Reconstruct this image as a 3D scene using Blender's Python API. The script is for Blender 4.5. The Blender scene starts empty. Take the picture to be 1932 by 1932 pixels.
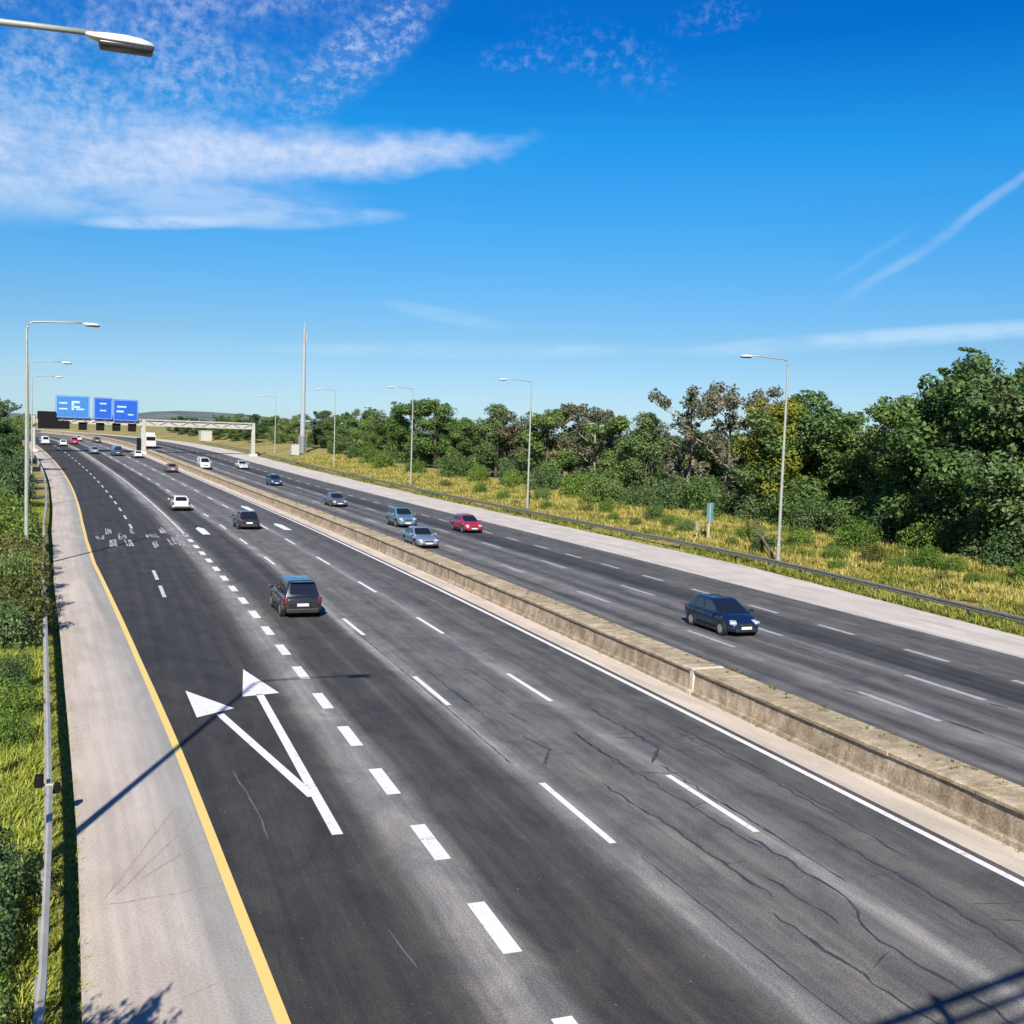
import bpy, bmesh, math, random
import numpy as np
from mathutils import Vector, Matrix, Euler
random.seed(7); RNG = np.random.default_rng(11)
S = bpy.context.scene
COL = S.collection
R = math.radians

# ------------------------------------------------------------------ camera
CAM_H = 8.61
cd = bpy.data.cameras.new('camera'); cam = bpy.data.objects.new('camera', cd); COL.objects.link(cam)
YAW, PITCH, ROLL = R(19.791), R(4.093), R(1.971)
Fv = Vector((math.sin(YAW)*math.cos(PITCH), math.cos(YAW)*math.cos(PITCH), -math.sin(PITCH)))
Rt = Vector((math.cos(YAW), -math.sin(YAW), 0)); Up = Rt.cross(Fv)
R2 = math.cos(ROLL)*Rt + math.sin(ROLL)*Up; U2 = -math.sin(ROLL)*Rt + math.cos(ROLL)*Up
M = Matrix((R2, U2, -Fv)).transposed().to_4x4(); M.translation = (0, 0, CAM_H)
cam.matrix_world = M
cd.sensor_fit = 'HORIZONTAL'; cd.sensor_width = 36; cd.lens = 36*2030/1932
cd.clip_start = 0.1; cd.clip_end = 20000
S.camera = cam
S.render.resolution_x = S.render.resolution_y = 1024

# ------------------------------------------------------------------ light
SUN_EL = R(33.8); SHADOW_AZ = R(21.7)           # shadows run 21.7 degrees right of the road
sun_dir = Vector((-math.sin(SHADOW_AZ)*math.cos(SUN_EL), -math.cos(SHADOW_AZ)*math.cos(SUN_EL), math.sin(SUN_EL)))
ld = bpy.data.lights.new('sun', 'SUN'); ld.energy = 5.0; ld.angle = R(0.53); ld.color = (1.0, 0.935, 0.85)
sun = bpy.data.objects.new('sun', ld); COL.objects.link(sun)
sun.rotation_euler = sun_dir.to_track_quat('Z', 'Y').to_euler(); sun.location = (0, 0, 80)

W = bpy.data.worlds.new('World'); S.world = W; W.use_nodes = True
W.cycles.sampling_method = 'MANUAL'; W.cycles.sample_map_resolution = 256
nt = W.node_tree; nt.nodes.clear()
class NB:
    """little helper for node maths"""
    def __init__(s, nt, flat=False): s.nt = nt; s.flat = flat
    def n(s, t, **k):
        nd = s.nt.nodes.new(t)
        for a, b in k.items(): setattr(nd, a, b)
        return nd
    def put(s, sock, v):
        if isinstance(v, (int, float, tuple, list)): sock.default_value = v
        elif v is not None: s.nt.links.new(v, sock)
    def m(s, op, a, b=None, c=None, clamp=False):
        nd = s.n('ShaderNodeMath', operation=op, use_clamp=clamp)
        for i, v in enumerate((a, b, c)):
            if v is not None: s.put(nd.inputs[i], v)
        return nd.outputs[0]
    def ss(s, v, a, b, lo=0.0, hi=1.0):
        nd = s.n('ShaderNodeMapRange', interpolation_type='SMOOTHSTEP')
        s.put(nd.inputs[0], v); s.put(nd.inputs[1], a); s.put(nd.inputs[2], b); s.put(nd.inputs[3], lo); s.put(nd.inputs[4], hi)
        return nd.outputs[0]
    def lin(s, v, a, b, lo=0.0, hi=1.0):
        nd = s.n('ShaderNodeMapRange'); 
        s.put(nd.inputs[0], v); s.put(nd.inputs[1], a); s.put(nd.inputs[2], b); s.put(nd.inputs[3], lo); s.put(nd.inputs[4], hi)
        return nd.outputs[0]
    def xyz(s, x, y, z=0.0):
        nd = s.n('ShaderNodeCombineXYZ'); s.put(nd.inputs[0], x); s.put(nd.inputs[1], y); s.put(nd.inputs[2], z); return nd.outputs[0]
    def sep(s, v):
        nd = s.n('ShaderNodeSeparateXYZ'); s.put(nd.inputs[0], v); return nd.outputs
    def noise(s, vec, scale=1.0, detail=4.0, rough=0.55, dist=0.0):
        nd = s.n('ShaderNodeTexNoise', noise_dimensions='2D' if s.flat else '3D'); s.put(nd.inputs['Vector'], vec)
        nd.inputs['Scale'].default_value = scale; nd.inputs['Detail'].default_value = detail
        nd.inputs['Roughness'].default_value = rough; nd.inputs['Distortion'].default_value = dist
        return nd.outputs['Fac']
    def mix(s, f, a, b, mode='MIX'):
        nd = s.n('ShaderNodeMix', data_type='RGBA', blend_type=mode)
        s.put(nd.inputs[0], f); s.put(nd.inputs[6], a); s.put(nd.inputs[7], b); return nd.outputs[2]
    def ramp(s, f, stops, interp='LINEAR'):
        nd = s.n('ShaderNodeValToRGB'); cr = nd.color_ramp; cr.interpolation = interp
        while len(cr.elements) < len(stops): cr.elements.new(0.5)
        for e, (p, c) in zip(cr.elements, stops):
            e.position = p; e.color = c if len(c) == 4 else (*c, 1)
        s.put(nd.inputs[0], f); return nd.outputs[0]

b = NB(nt, True)
SKY_STRENGTH = 0.087
sky = b.n('ShaderNodeTexSky', sky_type='NISHITA', sun_disc=False)
sky.sun_elevation = SUN_EL; sky.sun_rotation = math.atan2(sun_dir.x, sun_dir.y)
sky.altitude = 60; sky.air_density = 1.0; sky.dust_density = 0.25; sky.ozone_density = 3.0
tc = b.n('ShaderNodeTexCoord'); dx, dy, dz = b.sep(tc.outputs['Generated'])
az = b.m('MULTIPLY', b.m('ARCTAN2', dx, dy), 57.29578)
el = b.m('MULTIPLY', b.m('ARCSINE', dz), 57.29578)
hs = b.n('ShaderNodeHueSaturation'); hs.inputs['Saturation'].default_value = 1.0; hs.inputs['Value'].default_value = 1.0
nt.links.new(sky.outputs[0], hs.inputs['Color'])
tint = b.ramp(b.lin(el, 0, 60), [(0.0, (.40, .575, .85)), (.035, (.38, .515, .735)), (.083, (.31, .477, .64)), (.167, (.165, .515, .75)), (.25, (.055, .545, .86)), (.333, (.006, .37, .81)), (.55, (.05, .35, .80)), (1.0, (.12, .38, .80))])
skyc = b.mix(1.0, hs.outputs[0], tint, 'MULTIPLY')
# --- thin high cloud, laid out by compass direction and height above the horizon
vae = b.xyz(b.m('MULTIPLY', az, 0.30), b.m('MULTIPLY', el, 1.0))
nA = b.noise(vae, 0.55, 4, 0.62, 0.0)
nB = b.noise(b.xyz(az, b.m('MULTIPLY', el, 1.25)), 1.5, 5, 0.66, 0.0)
nC = b.noise(b.xyz(b.m('MULTIPLY', az, .55), el), 0.35, 3, 0.6, 0.0)
def clampmul(*a):
    r = a[0]
    for x in a[1:]: r = b.m('MULTIPLY', r, x)
    return r
# broad white sheet, thinning to a point on the right
midl = b.m('MULTIPLY_ADD', az, 0.105, 12.75)
th = b.lin(az, -8, 20.5, 3.2, 0.30)
tt = b.m('DIVIDE', b.m('ABSOLUTE', b.m('SUBTRACT', b.m('ADD', el, b.m('MULTIPLY', b.m('SUBTRACT', nC, .5), 2.2)), midl)), th)
mA = clampmul(b.ss(tt, 0.1, 1.25, 1, 0), b.ss(az, 14, 21.5, 1, 0.0), b.ss(nA, 0.22, 0.62, 0.45, 1.0), b.ss(nB, .25, .7, .72, 1), b.ss(az, -60, -30, 0.0, 1))
# rippled high cloud above it
right_edge = b.m('MULTIPLY_ADD', el, 0.95, -6.6)
rr = b.m('SUBTRACT', right_edge, b.m('ADD', az, b.m('MULTIPLY', b.m('SUBTRACT', nC, .5), 12)))
mB = clampmul(b.ss(rr, -1.5, 5, 0, 1), b.ss(el, 11.5, 15.0, 0, 1), b.ss(el, 21, 38, 1, 0), b.ss(nB, 0.28, 0.76, 0.08, 1.0), b.ss(nC, .32, .62, .15, 1), b.ss(az, -70, -30, 0.0, 1))
def streak(a0, e0, la, le, slope, noise_lo=.35, noise_hi=.6):
    u = b.m('SUBTRACT', az, a0); v = b.m('SUBTRACT', b.m('SUBTRACT', el, e0), b.m('MULTIPLY', u, slope))
    q = b.m('ADD', b.m('POWER', b.m('ABSOLUTE', b.m('DIVIDE', u, la)), 2.0), b.m('POWER', b.m('ABSOLUTE', b.m('DIVIDE', v, le)), 2.0))
    return clampmul(b.ss(q, 0.0, 1.0, 1, 0), b.ss(nA, noise_lo, noise_hi, .35, 1))
parts = [(mA, .93), (mB, .44),
         (streak(1.6, 9.85, 4.6, .42, .09), .8), (streak(8.5, 10.6, 6.0, .65, .09), .55), (streak(3.5, 10.9, 9.5, 1.1, .1), .5),
         (streak(17, 4.35, 12.5, .55, .03), .5), (streak(39, 5.45, 13, .62, .075), .75), (streak(16, 6.1, 4.2, .5, -.16), .25),
         (clampmul(streak(23.5, 19.0, 5.0, 2.0, -.25), b.ss(nB, .45, .75)), .16), (clampmul(streak(29, 20.6, 3.0, .9, .1), b.ss(nB, .45, .75)), .2), (clampmul(streak(19.5, 18.7, 3, .9, 0), b.ss(nB, .45, .75)), .2),
         (clampmul(streak(11, 18.3, 5.5, 2.2, .7), b.ss(nB, .42, .68, .15, 1)), .55)]
# contrail, wide and frayed
la = b.m('SUBTRACT', az, 36.6); le_ = b.m('SUBTRACT', b.m('SUBTRACT', el, 7.45), b.m('MULTIPLY', la, .69))
wig = b.m('MULTIPLY', b.m('SUBTRACT', nC, .5), 0.9)
wid = b.lin(az, 36, 60, .46, .36)
mD = clampmul(b.ss(b.m('DIVIDE', b.m('ABSOLUTE', b.m('ADD', le_, wig)), wid), .1, 1.1, 1, 0), b.ss(az, 35, 39, 0, 1), b.ss(az, 50, 70, 1, 0), b.ss(nA, .3, .6, .45, 1))
parts.append((mD, .27))
le2 = b.m('SUBTRACT', b.m('SUBTRACT', el, 8.1), b.m('MULTIPLY', b.m('SUBTRACT', az, 35.6), .72))
parts.append((clampmul(b.ss(b.m('ABSOLUTE', b.m('ADD', le2, wig)), .05, .32, 1, 0), b.ss(az, 35, 36.5, 0, 1), b.ss(az, 38.3, 40, 1, 0)), .08))
inv = 1.0
for msk, op in parts:
    inv = b.m('MULTIPLY', inv, b.m('SUBTRACT', 1.0, b.m('MULTIPLY', msk, op)))
cov = b.m('SUBTRACT', 1.0, inv, clamp=True)
cc = 1.0/SKY_STRENGTH
cloudcol = b.mix(b.ss(el, 4, 14), (0.285*cc, 0.42*cc, 0.54*cc, 1), (0.345*cc, 0.41*cc, 0.54*cc, 1))
final = b.mix(cov, skyc, cloudcol)
bg = b.n('ShaderNodeBackground'); bg.inputs[1].default_value = SKY_STRENGTH
nt.links.new(final, bg.inputs[0])
out = b.n('ShaderNodeOutputWorld'); nt.links.new(bg.outputs[0], out.inputs[0])

vs = S.view_settings
vs.view_transform = 'Standard'; vs.look = 'None'; vs.gamma = 1; vs.use_curve_mapping = False; vs.exposure = 0.85
S.render.engine = 'CYCLES'
S.cycles.max_bounces = 4; S.cycles.diffuse_bounces = 2; S.cycles.glossy_bounces = 2; S.cycles.transmission_bounces = 2; S.cycles.transparent_max_bounces = 8

# ------------------------------------------------------------------ road geometry (plan curve and long section)
K1, K2, YB = -.0004929, -.00054286, 115.5
def cx(y):
    if y < YB: return K1*y*y/2
    return K1*YB*YB/2 + K1*YB*(y-YB) + K2*(y-YB)**2/2
G = .0002147
def zr(y):
    if y < 105: return 0.0
    if y < 235: return G*(y-105)**2/2
    z0 = G*130**2/2; s0 = G*130
    if y < 365: return z0 + s0*(y-235) - G*(y-235)**2/2
    return z0 + s0*130 - G*130**2/2
def head(y): return math.atan2(-(cx(y+.5)-cx(y-.5)), 1.0)       # rotation about z of the road direction
def slope(y): return math.atan2(zr(y+.5)-zr(y-.5), 1.0)
def bank(X):
    if X < 43.2: 
        return 0 if X > -5.2 else min(0.5, (-5.2-X)*.15)
    if X < 52: return (X-43.2)/8.8*1.0
    if X < 60: return 1.0 + (X-52)/8*.6
    return 1.6
def P(X, y, h=0.0): return Vector((X + cx(y), y, zr(y) + h))
def interp(t, pts):
    if t <= pts[0][0]: return pts[0][1]
    for (a, va), (c, vc) in zip(pts, pts[1:]):
        if t <= c:
            k = (t-a)/(c-a); return va + (vc-va)*k
    return pts[-1][1]
YEL = [(-30, 2.75), (0, 2.62), (8, 2.45), (15.1, 2.27), (19.7, 2.02), (28.3, 1.6), (41.1, .86), (55, .12), (69.6, -.62), (83, -.98), (98, -1.15), (130, -1.2), (700, -1.2)]
SHL = [(-30, -.1), (0, -.25), (16, -.5), (22.8, -.76), (36.7, -1.5), (61, -2.67), (90, -3.45), (130, -3.7), (700, -3.7)]
def yel(y): return interp(y, YEL)
def shl(y): return interp(y, SHL)
ROUT = [(-30, 39.4), (25, 39.4), (39, 40.0), (65, 42.0), (116, 42.0), (700, 42.0)]
def rout(y): return interp(y, ROUT)
YS = list(np.arange(-30, 60, 2.0)) + list(np.arange(60, 200, 4.0)) + list(np.arange(200, 620, 8.0))

# ------------------------------------------------------------------ tools
def tag(o, label=None, cat=None, group=None, kind=None):
    if label: o['label'] = label
    if cat: o['category'] = cat
    if group: o['group'] = group
    if kind: o['kind'] = kind
    return o
def link(name, me, mat=None, parent=None):
    o = bpy.data.objects.new(name, me); COL.objects.link(o)
    if mat is not None and me is not None and len(me.materials) == 0: me.materials.append(mat)
    if parent is not None: o.parent = parent
    return o
def empty(name, loc=(0, 0, 0), rz=0.0, sc=(1, 1, 1), parent=None):
    o = bpy.data.objects.new(name, None); COL.objects.link(o); o.location = loc; o.rotation_euler = (0, 0, rz); o.scale = sc
    o.empty_display_size = .2
    if parent: o.parent = parent
    return o
def mesh(name, verts, faces, uv=None, smooth=False):
    me = bpy.data.meshes.new(name); me.from_pydata([tuple(v) for v in verts], [], faces)
    if uv is not None:
        ul = me.uv_layers.new(name='UVMap'); li = np.empty(len(me.loops), dtype=np.int32); me.loops.foreach_get('vertex_index', li)
        ul.data.foreach_set('uv', np.asarray(uv, dtype=np.float32)[li].ravel())
    if smooth: me.polygons.foreach_set('use_smooth', [True]*len(me.polygons))
    me.update(); return me
def bm_mesh(name, bm, smooth=False):
    me = bpy.data.meshes.new(name); bmesh.ops.recalc_face_normals(bm, faces=bm.faces[:]); bm.to_mesh(me); bm.free()
    if smooth: me.polygons.foreach_set('use_smooth', [True]*len(me.polygons))
    return me
def add_box(bm, c, s, rot=None, taper=None):
    """box centred c, full size s; taper=(tx,ty) scales the top"""
    hx, hy, hz = s[0]/2, s[1]/2, s[2]/2
    vs_ = []
    for z in (-1, 1):
        tx, ty = (taper if (taper and z > 0) else (1, 1))
        for x, y in ((-1, -1), (1, -1), (1, 1), (-1, 1)):
            v = Vector((x*hx*tx, y*hy*ty, z*hz))
            if rot is not None: v = rot @ v
            vs_.append(bm.verts.new(v + Vector(c)))
    for f in ((0, 3, 2, 1), (4, 5, 6, 7), (0, 1, 5, 4), (1, 2, 6, 5), (2, 3, 7, 6), (3, 0, 4, 7)):
        bm.faces.new([vs_[i] for i in f])
    return vs_
def add_tube(bm, pts, rad, seg=8, cap=True):
    rings = []
    n = len(pts); pts = [Vector(p) for p in pts]
    for i, p in enumerate(pts):
        d = (pts[min(i+1, n-1)] - pts[max(i-1, 0)]).normalized()
        a = d.cross(Vector((0, 0, 1)) if abs(d.z) < .9 else Vector((1, 0, 0))).normalized(); c = d.cross(a)
        r = rad[i] if isinstance(rad, (list, tuple)) else rad
        rings.append([bm.verts.new(p + (a*math.cos(t) + c*math.sin(t))*r) for t in [2*math.pi*k/seg for k in range(seg)]])
    for r0, r1 in zip(rings, rings[1:]):
        for k in range(seg): bm.faces.new((r0[k], r0[(k+1) % seg], r1[(k+1) % seg], r1[k]))
    if cap: bm.faces.new(rings[0][::-1]); bm.faces.new(rings[-1])
def bevel(bm, w, seg=2):
    bmesh.ops.bevel(bm, geom=bm.edges[:], offset=w, segments=seg, affect='EDGES', profile=.5, clamp_overlap=True)
def boxmesh(name, c, s, bev=0.0, seg=1, **k):
    bm = bmesh.new(); add_box(bm, c, s, **k)
    if bev: bevel(bm, bev, seg)
    return bm_mesh(name, bm)
def sheet(name, xf, mat, h=0.0, ys=YS, nx=1, kind='structure', parent=None, z_of=None, uref=None):
    """strip that follows the road; xf(y) -> list of lateral positions; uv in metres (lateral, along)"""
    verts, uv, faces = [], [], []
    for y in ys:
        xs = xf(y)
        for X in xs:
            verts.append(P(X, y, h + (z_of(X, y) if z_of else 0))); uv.append((X-(uref(y) if uref else 0), y))
    n = len(xf(ys[0]))
    for i in range(len(ys)-1):
        for j in range(n-1):
            a = i*n+j; faces.append((a, a+1, a+n+1, a+n))
    o = link(name, mesh(name, verts, faces, uv), mat, parent)
    if kind and parent is None: o['kind'] = kind
    return o

# ------------------------------------------------------------------ materials
KA = .82            # all reflectances are scaled together to suit the exposure
def sc(c, k=KA): return tuple(x*k for x in c[:3])
def mat(name):
    m = bpy.data.materials.new(name); m.use_nodes = True; n = m.node_tree; n.nodes.clear()
    q = NB(n); bs = q.n('ShaderNodeBsdfPrincipled'); o = q.n('ShaderNodeOutputMaterial'); n.links.new(bs.outputs[0], o.inputs[0])
    return m, q, bs
def simple(name, col, rough=.6, metal=0.0, coat=0.0, vary=0.12, scale=6.0, bump=0.0, spec=.5):
    m, q, bs = mat(name); col = sc(col)
    t = q.n('ShaderNodeTexCoord'); f = q.noise(t.outputs['Object'], scale, 5, .6)
    c = q.mix(q.ss(f, .3, .7), tuple(x*(1-vary) for x in col)+(1,), tuple(min(1, x*(1+vary)) for x in col)+(1,))
    q.put(bs.inputs['Base Color'], c); bs.inputs['Roughness'].default_value = rough; bs.inputs['Metallic'].default_value = metal
    bs.inputs['Coat Weight'].default_value = coat; bs.inputs['Coat Roughness'].default_value = .04
    bs.inputs['Specular IOR Level'].default_value = spec
    if bump:
        bp = q.n('ShaderNodeBump'); bp.inputs['Strength'].default_value = bump; q.put(bp.inputs['Height'], q.noise(t.outputs['Object'], scale*4, 4, .6)); q.put(bs.inputs['Normal'], bp.outputs[0])
    return m
def uvxy(q):
    t = q.n('ShaderNodeUVMap'); t.uv_map = 'UVMap'; o = q.sep(t.outputs[0]); return t.outputs[0], o[0], o[1]
def asphalt(name, stops, x0, x1, blotch=.27, seed=0.0):
    """worn bitumen: colour by lateral position (surface courses, wheel tracks), streaks along the road, aggregate grain"""
    m, q, bs = mat(name); uv, X, Y = uvxy(q)
    wob = q.m('MULTIPLY', q.m('SUBTRACT', q.noise(q.xyz(q.m('MULTIPLY', X, .6), q.m('MULTIPLY', Y, .05), seed), 1, 4, .6), .5), 1.0)
    base = q.ramp(q.lin(q.m('ADD', X, wob), x0, x1), [((p-x0)/(x1-x0), tuple(c)) for p, c in stops])
    st = q.noise(q.xyz(q.m('MULTIPLY', X, 2.6), q.m('MULTIPLY', Y, .035), seed+3), 1, 6, .65)
    base = q.mix(1, base, q.mix(q.ss(st, .25, .75), (1-blotch, 1-blotch, 1-blotch*.92, 1), (1+blotch, 1+blotch, 1+blotch*.95, 1)), 'MULTIPLY')
    bl = q.noise(q.xyz(q.m('MULTIPLY', X, .9), q.m('MULTIPLY', Y, .42), seed+7), 1, 7, .74, .6)
    base = q.mix(1, base, q.mix(q.ss(bl, .28, .72), (.66, .67, .70, 1), (1.30, 1.28, 1.24, 1)), 'MULTIPLY')
    gr = q.noise(q.xyz(X, Y, seed), 26, 3, .7)
    base = q.mix(1, base, q.mix(q.ss(gr, .3, .72), (.62, .62, .62, 1), (1.38, 1.38, 1.38, 1)), 'MULTIPLY')
    sp_ = q.noise(q.xyz(X, Y, seed+1), 9, 2, .6)
    base = q.mix(q.ss(sp_, .70, .76), base, (.16, .155, .15, 1))
    q.put(bs.inputs['Base Color'], base); q.put(bs.inputs['Roughness'], q.lin(st, .2, .8, .72, .9)); bs.inputs['Specular IOR Level'].default_value = .35
    bp = q.n('ShaderNodeBump'); bp.inputs['Strength'].default_value = .35; bp.inputs['Distance'].default_value = .01; q.put(bp.inputs['Height'], gr); q.put(bs.inputs['Normal'], bp.outputs[0])
    return m
g3 = lambda v, w=0.0: sc((v*(1+w+.02), v, v*(1-w-.05)))
M_NEAR = asphalt('asphalt_near', [(-4, g3(.043, .04)), (2.0, g3(.039, .04)), (4.4, g3(.045, .05)), (5.0, g3(.075, .06)), (5.7, g3(.27, .03)), (6.3, g3(.19, .02)), (6.8, g3(.062, .05)), (7.6, g3(.045, .03)), (8.2, g3(.072, .07)), (8.9, g3(.046, .02)), (9.35, g3(.085, .05)), (9.75, g3(.26, .02)), (10.1, g3(.19)), (10.5, g3(.115)), (11.4, g3(.150, .04)), (12.2, g3(.125, .03)), (12.9, g3(.135)), (13.35, g3(.25, .02)), (13.8, g3(.15)), (14.5, g3(.095)), (15.4, g3(.115, .03)), (16.3, g3(.090)), (18, g3(.09))], -4, 18)
M_FAR = asphalt('asphalt_far', [(19.6, g3(.15, .05)), (21.0, g3(.16, .02)), (21.7, g3(.10)), (22.4, g3(.14)), (23.2, g3(.072)), (24.3, g3(.20, .02)), (24.9, g3(.17)), (25.6, g3(.075, -.03)), (26.4, g3(.14)), (27.2, g3(.070, -.03)), (28.1, g3(.17)), (28.7, g3(.105)), (29.4, g3(.038, -.08)), (30.3, g3(.048, -.06)), (31.2, g3(.062, -.03)), (31.9, g3(.11)), (33.0, g3(.105, .02)), (34.5, g3(.095)), (36.3, g3(.12))], 19.6, 36.3, blotch=.3, seed=21.0)
def shoulder_mat(name, col, seed, band=False):
    m, q, bs = mat(name); col = sc(col); uv, X, Y = uvxy(q)
    v = q.xyz(X, q.m('MULTIPLY', Y, .35), seed)
    f1 = q.noise(v, .8, 6, .65, .4); f2 = q.noise(q.xyz(q.m('MULTIPLY', X, 3), q.m('MULTIPLY', Y, .06), seed), 1, 5, .6); gr = q.noise(q.xyz(X, Y, seed), 22, 4, .75)
    c = q.mix(q.ss(f1, .3, .7), tuple(x*.86 for x in col)+(1,), tuple(x*1.1 for x in col)+(1,))
    c = q.mix(1, c, q.mix(q.ss(f2, .3, .7), (.86, .86, .87, 1), (1.08, 1.07, 1.05, 1)), 'MULTIPLY')
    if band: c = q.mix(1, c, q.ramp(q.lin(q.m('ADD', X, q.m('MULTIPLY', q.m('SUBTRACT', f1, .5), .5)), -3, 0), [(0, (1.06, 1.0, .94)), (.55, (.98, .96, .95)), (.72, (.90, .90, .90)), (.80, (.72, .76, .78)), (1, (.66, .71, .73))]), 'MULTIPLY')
    sp_ = q.noise(q.xyz(X, Y, seed+3), 5, 3, .7); c = q.mix(q.ss(sp_, .68, .80), c, tuple(x*.6 for x in col)+(1,))
    c = q.mix(1, c, q.mix(q.ss(gr, .3, .7), (.80, .79, .78, 1), (1.16, 1.16, 1.16, 1)), 'MULTIPLY')
    q.put(bs.inputs['Base Color'], c); bs.inputs['Roughness'].default_value = .9; bs.inputs['Specular IOR Level'].default_value = .25
    bp = q.n('ShaderNodeBump'); bp.inputs['Strength'].default_value = .4; bp.inputs['Distance'].default_value = .01; q.put(bp.inputs['Height'], gr); q.put(bs.inputs['Normal'], bp.outputs[0])
    return m
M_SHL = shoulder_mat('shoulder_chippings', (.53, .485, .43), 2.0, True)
M_SHR = shoulder_mat('shoulder_pale', (.58, .54, .48), 9.0)
M_APRON = shoulder_mat('median_apron', (.62, .54, .45), 15.0)
def paint_mat(name, col, wear, under=(.09, .09, .09), scale=1.0):
    m, q, bs = mat(name); col = sc(col, .86); under = sc(under); t = q.n('ShaderNodeTexCoord'); ob = q.n('ShaderNodeObjectInfo')
    v = q.n('ShaderNodeVectorMath', operation='ADD'); q.put(v.inputs[0], t.outputs['Object']); q.put(v.inputs[1], ob.outputs['Location'])
    f = q.noise(v.outputs[0], 7*scale, 6, .75); f2 = q.noise(v.outputs[0], 1.2*scale, 3, .6)
    k = q.ss(q.m('ADD', q.m('MULTIPLY', f, .7), q.m('MULTIPLY', f2, .3)), wear-.10, wear+.10)
    q.put(bs.inputs['Base Color'], q.mix(k, (*under, 1), (*col, 1))); bs.inputs['Roughness'].default_value = .65
    return m
M_PAINT = paint_mat('road_paint', (.76, .75, .73), .385, (.20, .20, .20))
M_PAINTW = paint_mat('road_paint_worn', (.62, .61, .60), .43, (.13, .13, .13))
M_PAINTF = paint_mat('road_paint_far', (.42, .42, .43), .44, (.12, .12, .12))
M_LETTER = paint_mat('road_lettering_worn', (.58, .57, .56), .50, (.075, .074, .072), .35)
M_YEL = paint_mat('road_paint_yellow', (.76, .56, .17), .32, (.35, .29, .16))
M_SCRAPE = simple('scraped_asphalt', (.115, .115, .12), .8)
M_SEAL = simple('bitumen_seal', (.056, .058, .064), .55, vary=.3, scale=3)
M_SHADOW_CRACK = simple('painted_shadow_line', (.385, .335, .285), .9, vary=.2, scale=9)  # tone of the painted shadow strips, shared by the shoulder cracks
# concrete of the central barrier: stained face
def barrier_mat(name, c0, c1, streaky):
    m, q, bs = mat(name); c0 = sc(c0); c1 = sc(c1); uv, X, Y = uvxy(q); t = q.n('ShaderNodeTexCoord'); ox, oy, oz = q.sep(t.outputs['Object'])
    a = q.noise(q.xyz(q.m('MULTIPLY', Y, 2.4), q.m('MULTIPLY', oz, .9 if streaky else 2.2), X), 1.0, 5, .7, .3)
    d = q.noise(q.xyz(q.m('MULTIPLY', Y, .45), q.m('MULTIPLY', oz, 1.5), X), 1, 4, .6)
    g_ = q.noise(q.xyz(X, Y, oz), 14, 4, .75)
    c = q.mix(q.ss(a, .32, .68), (*c0, 1), (*c1, 1))
    c = q.mix(1, c, q.mix(q.ss(d, .3, .7), (.80, .79, .76, 1), (1.14, 1.12, 1.10, 1)), 'MULTIPLY')
    c = q.mix(1, c, q.mix(q.ss(g_, .3, .7), (.72, .70, .67, 1), (1.2, 1.2, 1.2, 1)), 'MULTIPLY')
    q.put(bs.inputs['Base Color'], c); bs.inputs['Roughness'].default_value = .92; bs.inputs['Specular IOR Level'].default_value = .2
    bp = q.n('ShaderNodeBump'); bp.inputs['Strength'].default_value = .6; bp.inputs['Distance'].default_value = .03; q.put(bp.inputs['Height'], q.m('ADD', a, g_)); q.put(bs.inputs['Normal'], bp.outputs[0])
    return m
M_BFACE = barrier_mat('barrier_face', (.27, .205, .135), (.50, .42, .315), True)
M_BTOP = barrier_mat('barrier_top', (.34, .275, .175), (.58, .49, .35), False)
M_BJOIN2 = simple('barrier_joint_pale', (.56, .49, .40), .9)
M_BJOIN = simple('barrier_joint_cover', (.62, .56, .48), .85)
M_STEEL = simple('galvanised_steel', (.46, .45, .39), .6, .1, vary=.12, scale=3)
M_STEELR = simple('weathered_rail', (.17, .17, .145), .8, .0, vary=.25, scale=4)
M_POST = simple('rail_post', (.26, .26, .24), .6, .3)
M_LAMP = simple('lamp_column_paint', (.34, .36, .31), .5, .2, vary=.10, scale=2)
M_LHEAD = simple('luminaire_shell', (.66, .66, .64), .45, .1)
M_LENS = simple('luminaire_lens', (.035, .035, .04), .3)
M_DARK = simple('black_plastic', (.006, .006, .008), .7, spec=.15)
M_SIGNB = simple('sign_blue', (.006, .085, .46), .45, vary=.06)
M_SIGNB2 = simple('sign_blue_faded', (.03, .17, .45), .5, vary=.15)
M_WHITE = simple('sign_white', (.78, .80, .82), .5, vary=.05)
M_LEGEND = simple('sign_legend', (.40, .56, .82), .5, vary=.1)
M_GANTRY = simple('gantry_paint', (.42, .41, .36), .55, .1, vary=.1, scale=1.5)
M_MAST = simple('mast_steel', (.31, .345, .365), .7, .0, vary=.08)
M_WOOD = simple('sign_post_wood', (.42, .33, .24), .8)
M_TEAL = simple('sign_teal', (.12, .33, .40), .5)
M_CAB = simple('cabinet', (.38, .37, .30), .5)
M_RUB = simple('tyre_rubber', (.012, .012, .013), .8)
M_RIM = simple('alloy', (.60, .60, .62), .3, .7)
M_GLASS = simple('car_glass', (.010, .014, .020), .04, 0, vary=.05, spec=.8)
M_TAIL = simple('tail_lamp', (.10, .010, .010), .2, 0, 1)
M_HEADL = simple('head_lamp', (.50, .54, .58), .12, .2, 1)
M_PLATE = simple('number_plate', (.70, .69, .66), .5)
M_TRIM = simple('car_trim', (.016, .016, .018), .55)
def paintm(name, col, metal=.0, rough=.28):
    return simple(name, col, rough, metal, 1.0, vary=.03)
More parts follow.
